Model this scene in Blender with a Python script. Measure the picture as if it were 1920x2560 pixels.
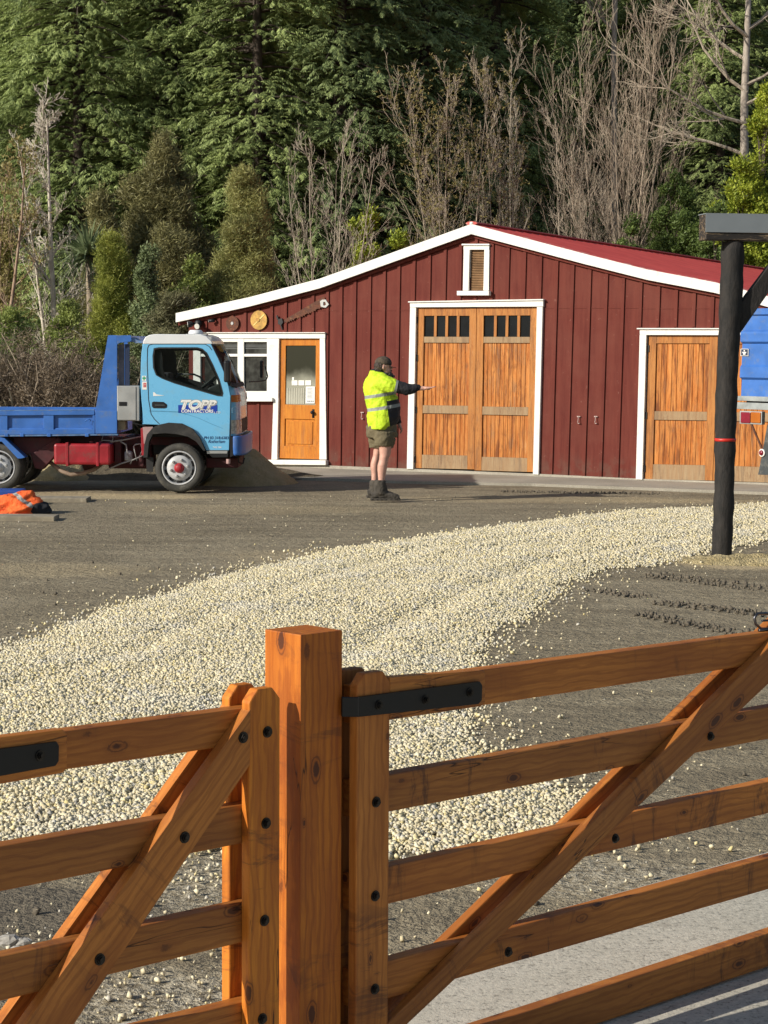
import bpy, math, random
import numpy as np
from mathutils import Vector, Matrix, Euler
from mathutils.geometry import tessellate_polygon
R = math.radians
random.seed(7); np.random.seed(7)
for o in list(bpy.data.objects): bpy.data.objects.remove(o)
SC = bpy.context.scene
COL = SC.collection
# ---------------------------------------------------------------- camera
FPX, CXP, CYP = 5178.0, 960.0, 1280.0
CAMH = 2.0
PITCH = math.atan((1280 - 862) / FPX)
ROLL = 0.006
cam = bpy.data.cameras.new('camera'); camo = bpy.data.objects.new('camera', cam); COL.objects.link(camo)
cam.sensor_fit = 'HORIZONTAL'; cam.sensor_width = 36.0; cam.lens = 36.0 * FPX / 1920.0
cam.clip_start = 0.1; cam.clip_end = 600
RM = Matrix.Rotation(R(90) - PITCH, 3, 'X') @ Matrix.Rotation(ROLL, 3, 'Z')
camo.matrix_world = Matrix.Translation((0, 0, CAMH)) @ RM.to_4x4()
SC.camera = camo
SC.render.resolution_x = 768; SC.render.resolution_y = 1024
# ---------------------------------------------------------------- world and sun
SUN_TO = Vector((-0.875, -0.485, 0)).normalized(); SUN_EL = R(26)
w = bpy.data.worlds.new('World'); SC.world = w; w.use_nodes = True
nt = w.node_tree; bg = nt.nodes['Background']
sky = nt.nodes.new('ShaderNodeTexSky'); sky.sky_type = 'NISHITA'; sky.sun_disc = False
sky.sun_elevation = SUN_EL; sky.sun_rotation = math.atan2(SUN_TO.x, SUN_TO.y)
nt.links.new(sky.outputs[0], bg.inputs[0]); bg.inputs[1].default_value = 0.085
sd = bpy.data.lights.new('sun', 'SUN'); so = bpy.data.objects.new('sun', sd); COL.objects.link(so)
sd.energy = 4.6; sd.angle = R(0.53); sd.color = (1.0, 0.93, 0.82)
sv = Vector((SUN_TO.x * math.cos(SUN_EL), SUN_TO.y * math.cos(SUN_EL), math.sin(SUN_EL)))
so.rotation_euler = sv.to_track_quat('Z', 'Y').to_euler(); so.location = sv * 60
SC.view_settings.view_transform = 'Standard'; SC.view_settings.look = 'None'
SC.view_settings.exposure = 0.22; SC.view_settings.gamma = 1
SC.cycles.max_bounces = 6; SC.cycles.transparent_max_bounces = 16
# ---------------------------------------------------------------- projection helpers
def ray(px, py):
    return RM @ Vector(((px - CXP) / FPX, -(py - CYP) / FPX, -1.0))
def ground(px, py, z=0.0):
    d = ray(px, py); t = (z - CAMH) / d.z
    return Vector((d.x * t, d.y * t, z))
def at_depth(px, py, Y):
    d = ray(px, py); t = Y / d.y
    return Vector((d.x * t, Y, CAMH + d.z * t))
class Frame:
    """a vertical plane in the world with local x along it, local y away from the viewer, z up"""
    def __init__(s, org, rz):
        s.o = Vector(org); s.rz = rz
        s.ux = Vector((math.cos(rz), math.sin(rz), 0)); s.uy = Vector((-math.sin(rz), math.cos(rz), 0))
    def hit(s, px, py, off=0.0):
        d = ray(px, py); c = Vector((0, 0, CAMH))
        t = (off - (c - s.o).dot(s.uy)) / d.dot(s.uy)
        p = c + d * t - s.o
        return (p.dot(s.ux), p.z)
    def loc(s, P):
        q = Vector(P) - s.o
        return Vector((q.dot(s.ux), q.dot(s.uy), q.z))
# ---------------------------------------------------------------- mesh helpers
class MB:
    def __init__(s): s.v = []; s.f = []; s.m = []
    def add(s, vs, fs, m=0):
        k = len(s.v); s.v += [tuple(p) for p in vs]; s.f += [tuple(i + k for i in f) for f in fs]; s.m += [m] * len(fs); return s
    def box(s, a, b, m=0, M=None):
        x0, y0, z0 = a; x1, y1, z1 = b
        if x0 > x1: x0, x1 = x1, x0
        if y0 > y1: y0, y1 = y1, y0
        if z0 > z1: z0, z1 = z1, z0
        vs = [Vector(p) for p in ((x0,y0,z0),(x1,y0,z0),(x1,y1,z0),(x0,y1,z0),(x0,y0,z1),(x1,y0,z1),(x1,y1,z1),(x0,y1,z1))]
        if M: vs = [M @ p for p in vs]
        return s.add(vs, [(0,3,2,1),(4,5,6,7),(0,1,5,4),(1,2,6,5),(2,3,7,6),(3,0,4,7)], m)
    def prism(s, outer, holes=(), y0=0.0, y1=0.05, m=0, fn=None):
        """polygon in (x,z), extruded along y from y0 (front) to y1"""
        def area(l): return sum(l[i][0]*l[(i+1)%len(l)][1]-l[(i+1)%len(l)][0]*l[i][1] for i in range(len(l)))
        loops = [list(outer)] + [list(h) for h in holes]
        if area(loops[0]) < 0: loops[0].reverse()
        for i in range(1, len(loops)):
            if area(loops[i]) > 0: loops[i].reverse()
        flat = [p for l in loops for p in l]; n = len(flat)
        tris = tessellate_polygon([[Vector((p[0], p[1], 0)) for p in l] for l in loops])
        fn = fn or (lambda x, y, z: (x, y, z))
        vs = [fn(p[0], y0, p[1]) for p in flat] + [fn(p[0], y1, p[1]) for p in flat]
        fs = []
        for t in tris:
            a, b, c = [flat[i] for i in t]
            ar = (b[0]-a[0])*(c[1]-a[1])-(c[0]-a[0])*(b[1]-a[1])
            if abs(ar) < 1e-12: continue
            t = t if ar > 0 else (t[0], t[2], t[1])
            fs.append(tuple(t)); fs.append((t[0]+n, t[2]+n, t[1]+n))
        k = 0
        for l in loops:
            L = len(l)
            for i in range(L):
                a, b = k+i, k+(i+1) % L
                fs.append((b, a, a+n, b+n))
            k += L
        return s.add(vs, fs, m)
    def tube(s, pts, rads, n=8, m=0, cap=True, sq=None):
        pts = [Vector(p) for p in pts]
        if not hasattr(rads, '__len__'): rads = [rads]*len(pts)
        vs = []; fs = []; up = None
        for i, p in enumerate(pts):
            d = (pts[min(i+1, len(pts)-1)] - pts[max(i-1, 0)]).normalized()
            if up is None:
                up = Vector((0, 0, 1)) if abs(d.z) < .9 else Vector((0, 1, 0))
            a = d.cross(up).normalized(); b = a.cross(d).normalized(); up = b
            r = rads[i]; ra, rb = (r if hasattr(r, '__len__') else (r, r))
            for k in range(n):
                t = 2*math.pi*k/n
                vs.append(p + a*math.cos(t)*ra + b*math.sin(t)*rb)
        for i in range(len(pts)-1):
            for k in range(n):
                k2 = (k+1) % n
                fs.append((i*n+k2, i*n+k, (i+1)*n+k, (i+1)*n+k2))
        if cap:
            fs.append(tuple(range(n))); fs.append(tuple(reversed(range((len(pts)-1)*n, len(pts)*n))))
        return s.add(vs, fs, m)
    def lathe(s, prof, c=(0,0,0), n=32, m=0, axis='y'):
        """prof: list of (radius, along)"""
        vs = []; fs = []; c = Vector(c)
        for (r, h) in prof:
            for k in range(n):
                t = 2*math.pi*k/n
                p = {'y': Vector((r*math.cos(t), h, r*math.sin(t))), 'z': Vector((r*math.cos(t), r*math.sin(t), h)), 'x': Vector((h, r*math.cos(t), r*math.sin(t)))}[axis]
                vs.append(c + p)
        for i in range(len(prof)-1):
            for k in range(n):
                k2 = (k+1) % n
                fs.append((i*n+k, i*n+k2, (i+1)*n+k2, (i+1)*n+k))
        return s.add(vs, fs, m)
    def ball(s, c, r, nu=12, nv=8, m=0):
        r = r if hasattr(r, '__len__') else (r, r, r)
        prof = []
        vs = []; fs = []
        for j in range(nv+1):
            ph = math.pi*j/nv
            for i in range(nu):
                t = 2*math.pi*i/nu
                vs.append((c[0]+r[0]*math.sin(ph)*math.cos(t), c[1]+r[1]*math.sin(ph)*math.sin(t), c[2]-r[2]*math.cos(ph)))
        for j in range(nv):
            for i in range(nu):
                i2 = (i+1) % nu
                fs.append((j*nu+i, j*nu+i2, (j+1)*nu+i2, (j+1)*nu+i))
        return s.add(vs, fs, m)
    def build(s, name, mats, parent=None, bevel=0, seg=2, smooth=False, loc=None, rot=None, fix=False):
        me = bpy.data.meshes.new(name); me.from_pydata(s.v, [], s.f)
        mats = mats if isinstance(mats, (list, tuple)) else [mats]
        for q in mats: me.materials.append(q)
        me.polygons.foreach_set('material_index', s.m)
        if smooth: me.polygons.foreach_set('use_smooth', [True]*len(s.f))
        if fix:
            import bmesh
            bm = bmesh.new(); bm.from_mesh(me); bmesh.ops.remove_doubles(bm, verts=bm.verts, dist=1e-5)
            bmesh.ops.recalc_face_normals(bm, faces=bm.faces); bm.to_mesh(me); bm.free()
        me.update()
        o = bpy.data.objects.new(name, me); COL.objects.link(o)
        if parent: o.parent = parent
        if loc is not None: o.location = loc
        if rot is not None: o.rotation_euler = rot
        if bevel:
            b = o.modifiers.new('bevel', 'BEVEL'); b.width = bevel; b.segments = seg; b.limit_method = 'ANGLE'; b.angle_limit = R(35)
        return o
def empty(name, label, cat, loc=(0,0,0), rz=0, group=None):
    o = bpy.data.objects.new(name, None); COL.objects.link(o); o.location = loc; o.rotation_euler = (0, 0, rz)
    o.empty_display_size = .2
    return tag(o, label, cat, group)
def tag(o, label=None, cat=None, group=None, kind=None):
    if label: o['label'] = label
    if cat: o['category'] = cat
    if group: o['group'] = group
    if kind: o['kind'] = kind
    return o
def quads(name, Q, mats, parent=None, mi=None, smooth=False):
    """Q (n,4,3) separate quads"""
    n = len(Q); me = bpy.data.meshes.new(name)
    me.vertices.add(n*4); me.loops.add(n*4); me.polygons.add(n)
    me.vertices.foreach_set('co', np.ascontiguousarray(Q, dtype=np.float32).reshape(-1))
    me.loops.foreach_set('vertex_index', np.arange(n*4, dtype=np.int32))
    me.polygons.foreach_set('loop_start', np.arange(0, n*4, 4, dtype=np.int32))
    for q in (mats if isinstance(mats, (list, tuple)) else [mats]): me.materials.append(q)
    if mi is not None: me.polygons.foreach_set('material_index', mi)
    me.update(calc_edges=True)
    o = bpy.data.objects.new(name, me); COL.objects.link(o)
    if parent: o.parent = parent
    return o
def indexed(name, V, F, mat, parent=None):
    me = bpy.data.meshes.new(name); n = len(F); k = F.shape[1]
    me.vertices.add(len(V)); me.loops.add(n*k); me.polygons.add(n)
    me.vertices.foreach_set('co', np.ascontiguousarray(V, dtype=np.float32).reshape(-1))
    me.loops.foreach_set('vertex_index', np.ascontiguousarray(F, dtype=np.int32).reshape(-1))
    me.polygons.foreach_set('loop_start', np.arange(0, n*k, k, dtype=np.int32))
    me.materials.append(mat); me.update(calc_edges=True)
    o = bpy.data.objects.new(name, me); COL.objects.link(o)
    if parent: o.parent = parent
    return o
# ---------------------------------------------------------------- material helpers
class NG:
    def __init__(s, name):
        s.mat = bpy.data.materials.new(name); s.mat.use_nodes = True
        s.t = s.mat.node_tree; s.b = s.t.nodes['Principled BSDF']; s.out = s.t.nodes['Material Output']
    def n(s, ty, **kw):
        x = s.t.nodes.new(ty)
        for k, v in kw.items(): setattr(x, k, v)
        return x
    def l(s, a, b): s.t.links.new(a, b)
    def co(s, kind='Object', scale=(1,1,1), rand=False):
        tc = s.n('ShaderNodeTexCoord'); o = tc.outputs[kind]
        if rand:
            oi = s.n('ShaderNodeObjectInfo'); m = s.n('ShaderNodeMath', operation='MULTIPLY'); m.inputs[1].default_value = 37.0
            s.l(oi.outputs['Random'], m.inputs[0]); a = s.n('ShaderNodeVectorMath', operation='ADD')
            s.l(o, a.inputs[0]); s.l(m.outputs[0], a.inputs[1]); o = a.outputs[0]
        mp = s.n('ShaderNodeMapping'); mp.inputs['Scale'].default_value = scale
        s.l(o, mp.inputs[0]); return mp.outputs[0]
    def noise(s, vec, scale=5, detail=4, rough=.6, out='Fac', dist=0):
        x = s.n('ShaderNodeTexNoise'); x.inputs['Scale'].default_value = scale; x.inputs['Detail'].default_value = detail
        x.inputs['Roughness'].default_value = rough; x.inputs['Distortion'].default_value = dist
        s.l(vec, x.inputs['Vector']); return x.outputs[out]
    def vor(s, vec, scale=5, feature='F1', out='Distance', rnd=1):
        x = s.n('ShaderNodeTexVoronoi', feature=feature); x.inputs['Scale'].default_value = scale; x.inputs['Randomness'].default_value = rnd
        s.l(vec, x.inputs['Vector']); return x.outputs[out]
    def ramp(s, f, a, b, lo=0.0, hi=1.0):
        x = s.n('ShaderNodeMapRange'); x.interpolation_type = 'SMOOTHSTEP'
        x.inputs[1].default_value = a; x.inputs[2].default_value = b; x.inputs[3].default_value = lo; x.inputs[4].default_value = hi
        s.l(f, x.inputs[0]); return x.outputs[0]
    def math(s, op, a, b=0.0):
        x = s.n('ShaderNodeMath', operation=op)
        for i, v in enumerate((a, b)):
            if hasattr(v, 'links') or hasattr(v, 'is_linked'): s.l(v, x.inputs[i])
            else: x.inputs[i].default_value = v
        return x.outputs[0]
    def mix(s, f, a, b, mode='MIX'):
        x = s.n('ShaderNodeMix', data_type='RGBA', blend_type=mode)
        for k, v in ((0, f), (6, a), (7, b)):
            if hasattr(v, 'is_linked'): s.l(v, x.inputs[k])
            else: x.inputs[k].default_value = v if k == 0 else (tuple(v) + (1,) if len(v) == 3 else v)
        return x.outputs[2]
    def xyz(s, vec):
        x = s.n('ShaderNodeSeparateXYZ'); s.l(vec, x.inputs[0]); return x.outputs
    def base(s, c):
        if hasattr(c, 'is_linked'): s.l(c, s.b.inputs['Base Color'])
        else: s.b.inputs['Base Color'].default_value = tuple(c) + (1,)
    def rough(s, v):
        if hasattr(v, 'is_linked'): s.l(v, s.b.inputs['Roughness'])
        else: s.b.inputs['Roughness'].default_value = v
    def bump(s, h, strength=.3, dist=.01):
        x = s.n('ShaderNodeBump'); x.inputs['Strength'].default_value = strength; x.inputs['Distance'].default_value = dist
        s.l(h, x.inputs['Height']); s.l(x.outputs[0], s.b.inputs['Normal'])
def plain(name, c, rough=.5, metal=0, var=.25, scale=6, bump=0, bs=60, spec=.5, dirt=None, coat=0):
    g = NG(name); v = g.co(rand=True); n1 = g.noise(v, scale, 5)
    f = g.ramp(n1, .3, .7)
    c2 = tuple(max(0, x*(1-var)) for x in c)
    col = g.mix(f, c2, c)
    if dirt:
        n2 = g.noise(v, dirt[1], 6, .7); col = g.mix(g.math('MULTIPLY', g.ramp(n2, .5, .72), dirt[2]), col, dirt[0])
    g.base(col); g.rough(g.ramp(n1, .2, .8, rough*.85, min(1, rough*1.15))); g.b.inputs['Metallic'].default_value = metal
    g.b.inputs['Specular IOR Level'].default_value = spec; g.b.inputs['Coat Weight'].default_value = coat
    if bump: g.bump(g.noise(v, bs, 4), bump, .01)
    return g.mat
MAT = {}
MAT['white'] = plain('white_paint', (.80,.79,.74), .55, var=.08, scale=3, bump=.15, bs=25, dirt=((.42,.38,.30), 9, .35))
MAT['black'] = plain('black_metal', (.012,.012,.014), .5, var=.3, spec=.4)
MAT['blackrub'] = plain('black_rubber', (.018,.018,.018), .75, dirt=((.08,.075,.065), 6, .5))
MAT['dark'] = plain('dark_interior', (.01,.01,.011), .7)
MAT['blue'] = plain('tipper_blue_paint', (.045,.16,.50), .42, var=.22, scale=4, bump=.1, bs=30, dirt=((.16,.19,.22), 7, .45))
MAT['blueedge'] = plain('worn_blue_edge', (.13,.26,.50), .6, var=.5, scale=9, dirt=((.28,.17,.10), 14, .8))
MAT['cab'] = plain('cab_sky_blue_paint', (.16,.48,.76), .28, var=.06, scale=2, coat=.4, dirt=((.22,.36,.42), 4, .35))
MAT['cabroof'] = plain('cab_roof_white', (.74,.76,.77), .35, var=.06, coat=.3)
MAT['red'] = plain('chassis_red_paint', (.36,.012,.022), .5, var=.3, dirt=((.16,.06,.05), 8, .6))
MAT['darkred'] = plain('dirty_chassis_red', (.09,.016,.02), .7, var=.5, dirt=((.05,.035,.03), 8, .8))
MAT['galv'] = plain('galvanised_steel', (.42,.43,.42), .5, metal=.35, var=.2, dirt=((.25,.22,.18), 12, .5))
MAT['rim'] = plain('painted_rim', (.52,.53,.54), .45, var=.2, dirt=((.2,.17,.13), 10, .6))
MAT['amber'] = plain('amber_lens', (.42,.12,.015), .25, var=.15)
MAT['redlens'] = plain('red_lens', (.22,.012,.03), .25, var=.15)
MAT['chrome'] = plain('headlight_reflector', (.58,.58,.55), .22, metal=.15, var=.55, scale=22)
MAT['rust'] = plain('rusty_steel', (.16,.06,.035), .8, metal=.2, var=.6, scale=14, bump=.3, dirt=((.35,.16,.06), 20, .6))
MAT['brass'] = plain('rust_gold_blade', (.50,.30,.07), .5, metal=.4, var=.5, scale=11, dirt=((.24,.10,.04), 20, .8))
MAT['fascia'] = plain('grey_steel_fascia', (.20,.225,.24), .5, var=.06)
MAT['redtape'] = plain('red_tape', (.62,.03,.02), .4)
MAT['skin'] = plain('skin', (.64,.36,.275), .5, var=.2, scale=14)
MAT['skinred'] = plain('weathered_skin', (.42,.19,.13), .5, var=.25, scale=14)
MAT['olive'] = plain('olive_cotton', (.15,.125,.07), .9, var=.25, scale=9, bump=.5, bs=22)
MAT['blackcloth'] = plain('black_fleece', (.014,.014,.018), .9, var=.3, bump=.5, bs=20)
MAT['boot'] = plain('muddy_boot', (.075,.065,.052), .9, var=.5, scale=16, bump=.7, bs=45)
MAT['cap'] = plain('brown_camo_cap', (.10,.075,.05), .9, var=.7, scale=18)
MAT['hair'] = plain('brown_hair', (.05,.032,.022), .7, var=.5, scale=40)
MAT['beard'] = plain('grey_beard', (.07,.062,.056), .8, var=.6, scale=30)
MAT['concrete'] = None
def glass(name, tint=(.8,.85,.85), alpha=.35):
    g = NG(name); g.b.inputs['Base Color'].default_value = (.01,.012,.012,1); g.b.inputs['Roughness'].default_value = .03
    tr = g.n('ShaderNodeBsdfTransparent'); tr.inputs[0].default_value = tint + (1,)
    mx = g.n('ShaderNodeMixShader'); mx.inputs[0].default_value = alpha
    g.l(tr.outputs[0], mx.inputs[1]); g.l(g.b.outputs[0], mx.inputs[2]); g.l(mx.outputs[0], g.out.inputs[0]); return g.mat
MAT['glass'] = glass('cab_glass', alpha=.10)
MAT['pane'] = plain('dark_window_pane', (.010,.013,.016), .25, var=.4, scale=3, spec=.12)
def leafmat(name, dark, light, sc=1.2, trans=.25, bias=(.35,.65)):
    g = NG(name); geo = g.n('ShaderNodeNewGeometry'); v = g.co(rand=True)
    n1 = g.ramp(g.noise(v, sc, 3), bias[0], bias[1])
    f = g.math('ADD', g.math('MULTIPLY', geo.outputs['Random Per Island'], .55), g.math('MULTIPLY', n1, .45))
    col = g.mix(f, dark, light); g.base(col); g.rough(.55); g.b.inputs['Specular IOR Level'].default_value = .35
    tl = g.n('ShaderNodeBsdfTranslucent'); g.l(col, tl.inputs[0]); mx = g.n('ShaderNodeMixShader'); mx.inputs[0].default_value = trans
    g.l(g.b.outputs[0], mx.inputs[1]); g.l(tl.outputs[0], mx.inputs[2]); g.l(mx.outputs[0], g.out.inputs[0]); return g.mat
def barkmat(name, a, b, sc=3):
    g = NG(name); v = g.co(scale=(1,1,.35), rand=True); n1 = g.noise(v, sc*4, 5, .7)
    g.base(g.mix(g.ramp(n1, .35, .65), a, b)); g.rough(.9); g.bump(n1, .5, .02); return g.mat

# stained gate timber: local x runs along the board
def gatewood(name, A, B, C):
    g = NG(name); v = g.co(scale=(1,1,1), rand=True); oi = g.n('ShaderNodeObjectInfo').outputs['Random']
    def st(sx, sy): mp = g.n('ShaderNodeMapping'); mp.inputs['Scale'].default_value = (sx, sy, sy); g.l(v, mp.inputs[0]); return mp.outputs[0]
    grain = g.noise(st(1.6, 30), 1.0, 7, .7, dist=1.2); fineg = g.noise(st(5, 150), 1.0, 4, .7); big = g.noise(st(1.3, 4), 1.0, 4)
    wv = g.n('ShaderNodeTexWave', wave_type='BANDS', bands_direction='Z'); wv.inputs['Scale'].default_value = 9; wv.inputs['Distortion'].default_value = 7; wv.inputs['Detail'].default_value = 3; wv.inputs['Detail Scale'].default_value = 1.2; g.l(st(.55, 1.6), wv.inputs['Vector'])
    col = g.mix(g.ramp(grain, .3, .7), A, B)
    col = g.mix(g.math('MULTIPLY', g.ramp(wv.outputs['Fac'], .55, .95), .42), col, C)
    col = g.mix(g.math('MULTIPLY', g.ramp(big, .42, .72), .6), col, C)
    col = g.mix(g.math('MULTIPLY', g.ramp(fineg, .5, .75), .4), col, C)
    tone = g.mix(oi, (.78,.80,.85), (1.18,1.12,1.0)); col = g.mix(1.0, col, tone, 'MULTIPLY')
    kd = g.n('ShaderNodeTexVoronoi', feature='F1'); kd.inputs['Scale'].default_value = 1.75; g.l(st(3.6, 7.5), kd.inputs['Vector'])
    wob = g.math('ADD', kd.outputs['Distance'], g.math('MULTIPLY', g.math('SUBTRACT', g.noise(v, 45, 3, .7), .5), .11))
    cells = g.xyz(kd.outputs['Color']); rad = g.math('MULTIPLY', g.ramp(cells[1], 0, 1, .45, 1.25), .13)
    rel = g.math('DIVIDE', wob, rad); core = g.ramp(rel, .75, 1.05, 1, 0); ring = g.ramp(g.math('ABSOLUTE', g.math('SUBTRACT', rel, 1.35)), .0, .22, .6, 0); halo = g.ramp(rel, 1.2, 2.6, .4, 0)
    sel = g.ramp(cells[0], .22, .25)
    col = g.mix(g.math('MULTIPLY', halo, sel), col, C); col = g.mix(g.math('MULTIPLY', g.math('MAXIMUM', g.math('MULTIPLY', core, .85), ring), sel), col, (.050,.014,.008))
    # drip stains across the grain
    sn = g.math('MULTIPLY', g.ramp(g.noise(st(9, 2.2), 1.0, 5, .75, dist=1.6), .53, .66), g.ramp(g.noise(st(1.1, .8), 1.0, 2), .44, .56))
    col = g.mix(g.math('MULTIPLY', sn, .72), col, (.070,.026,.014))
    crack = g.math('MULTIPLY', g.ramp(g.math('ABSOLUTE', g.math('SUBTRACT', g.noise(st(.9, 14), 1.0, 3, .5), .5)), 0, .006, 1, 0), g.ramp(g.noise(st(.8, 2), 1.3, 2), .54, .60))
    col = g.mix(g.math('MULTIPLY', crack, .85), col, (.02,.008,.005))
    g.base(col); g.rough(g.ramp(grain, .2, .8, .45, .65)); g.b.inputs['Specular IOR Level'].default_value = .3
    g.b.inputs['Coat Weight'].default_value = .12; g.b.inputs['Coat Roughness'].default_value = .35
    h = g.math('ADD', g.math('MULTIPLY', grain, .6), g.math('ADD', g.math('MULTIPLY', fineg, .5), g.math('MULTIPLY', crack, -1.6)))
    g.bump(h, .5, .004); return g.mat
MAT['gate'] = gatewood('stained_pine', (.36,.124,.021), (.54,.210,.044), (.23,.066,.013))
MAT['gatepost'] = gatewood('stained_post', (.42,.110,.011), (.62,.20,.020), (.25,.052,.008))
def barnred():
    g = NG('oxblood_board_paint'); v = g.co(); mp = g.n('ShaderNodeMapping'); mp.inputs['Scale'].default_value = (9, 9, .8); g.l(v, mp.inputs[0])
    n = g.noise(mp.outputs[0], 1, 5, .7); n2 = g.noise(v, 1.3, 4); n3 = g.noise(v, 14, 4, .75)
    col = g.mix(g.ramp(n, .3, .7), (.105,.020,.015), (.155,.036,.025))
    col = g.mix(g.math('MULTIPLY', g.ramp(n2, .4, .7), .5), col, (.165,.050,.035))
    col = g.mix(g.math('MULTIPLY', g.ramp(n3, .63, .70), .55), col, (.26,.12,.09))
    z = g.xyz(v)[2]; low = g.math('MULTIPLY', g.ramp(z, .1, .45, 1, 0), g.ramp(g.noise(v, 6, 4), .4, .6))
    col = g.mix(g.math('MULTIPLY', low, .45), col, (.13,.08,.06))
    g.base(col); g.rough(.75); g.b.inputs['Specular IOR Level'].default_value = .18; g.bump(n, .4, .006); return g.mat
MAT['barn'] = barnred()
def doorwood(name, A, B, C, streak=.7):
    g = NG(name); v = g.co(); geo = g.n('ShaderNodeNewGeometry'); r = geo.outputs['Random Per Island']
    off = g.n('ShaderNodeVectorMath', operation='ADD'); g.l(v, off.inputs[0]); m = g.math('MULTIPLY', r, 19.0); g.l(m, off.inputs[1])
    mp = g.n('ShaderNodeMapping'); mp.inputs['Scale'].default_value = (30, 30, 1.7); g.l(off.outputs[0], mp.inputs[0])
    n = g.noise(mp.outputs[0], 1, 6, .75, dist=.4)
    mp2 = g.n('ShaderNodeMapping'); mp2.inputs['Scale'].default_value = (11, 11, 1.1); g.l(off.outputs[0], mp2.inputs[0])
    n2 = g.noise(mp2.outputs[0], 1, 4, .7)
    col = g.mix(g.ramp(n, .35, .65), A, B)
    col = g.mix(g.math('MULTIPLY', g.ramp(n2, .48, .66), streak), col, C)
    col = g.mix(g.math('MULTIPLY', r, .25), col, C)
    patch = g.ramp(g.noise(v, 2.1, 4, .6), .40, .62); mp3 = g.n('ShaderNodeMapping'); mp3.inputs['Scale'].default_value = (60, 60, 6); g.l(off.outputs[0], mp3.inputs[0])
    fl = g.math('MULTIPLY', g.ramp(g.noise(mp3.outputs[0], 1, 5, .8), .50, .60), patch)
    col = g.mix(g.math('MULTIPLY', fl, .8*streak), col, (.11,.035,.014))
    pale = g.math('MULTIPLY', g.ramp(g.noise(mp2.outputs[0], 1.7, 5, .8), .56, .66), g.ramp(g.noise(v, 1.4, 3), .48, .65)); col = g.mix(g.math('MULTIPLY', pale, .55*streak), col, (.60,.40,.20))
    gp_ = g.math('MULTIPLY', g.ramp(g.noise(mp2.outputs[0], 1.2, 5, .8), .50, .62), g.ramp(g.noise(v, 1.9, 3), .46, .60)); col = g.mix(g.math('MULTIPLY', gp_, .55*streak), col, (.24,.14,.075))
    g.b.inputs['Specular IOR Level'].default_value = .2
    g.base(col); g.rough(.6); g.bump(n, .4, .006); return g.mat
MAT['door'] = doorwood('weathered_orange_boards', (.46,.135,.022), (.66,.28,.075), (.15,.045,.014), .85)
MAT['doorframe'] = doorwood('oiled_door_frame', (.42,.15,.035), (.56,.25,.07), (.20,.085,.035), .6)
MAT['doorgrey'] = doorwood('greyed_door_rail', (.36,.22,.11), (.42,.30,.17), (.17,.12,.08), .6)
MAT['officedoor'] = doorwood('varnished_office_door', (.52,.17,.018), (.64,.25,.03), (.32,.09,.012), .5)
def woolpole():
    g = NG('dark_tarred_pole'); v = g.co(scale=(1,1,.4)); n = g.noise(v, 16, 5, .7); n2 = g.noise(g.co(), 5, 5, .8)
    col = g.mix(g.ramp(n, .3, .7), (.007,.0065,.006), (.024,.020,.017))
    z = g.xyz(g.co())[2]
    spl = g.math('MULTIPLY', g.ramp(n2, .66, .72), g.ramp(z, .1, 1.3, 1, .05))
    col = g.mix(spl, col, (.16,.145,.12)); g.base(col); g.rough(.8); g.bump(n, .7, .02); return g.mat
MAT['pole'] = woolpole()
def hivis():
    g = NG('yellow_hi_vis'); v = g.co(); o = g.xyz(v); x, z = o[0], o[2]
    n = g.noise(v, 16, 3)
    # bands are printed on the shirt: z shifted a little with x
    zz = g.math('SUBTRACT', z, g.math('MULTIPLY', x, .17))
    def band(c, h): return g.ramp(g.math('ABSOLUTE', g.math('SUBTRACT', zz, c)), h*.85, h, 1, 0)
    y_ = g.mix(g.ramp(n, .3, .7), (.46,.66,.012), (.56,.78,.03))
    front = g.math('GREATER_THAN', g.math('ADD', x, g.math('MULTIPLY', g.math('SUBTRACT', z, 1.33), .14)), .045)
    low = g.math('LESS_THAN', zz, 1.275)
    col = g.mix(g.math('MULTIPLY', front, low), y_, (.014,.014,.018))
    bb = g.math('MAXIMUM', band(1.364, .023), band(1.195, .023))
    col = g.mix(bb, col, (.27,.29,.27))
    g.base(col); g.rough(.75); g.bump(g.noise(v, 9, 4), .6, .03); return g.mat
MAT['hivis'] = hivis()
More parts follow.
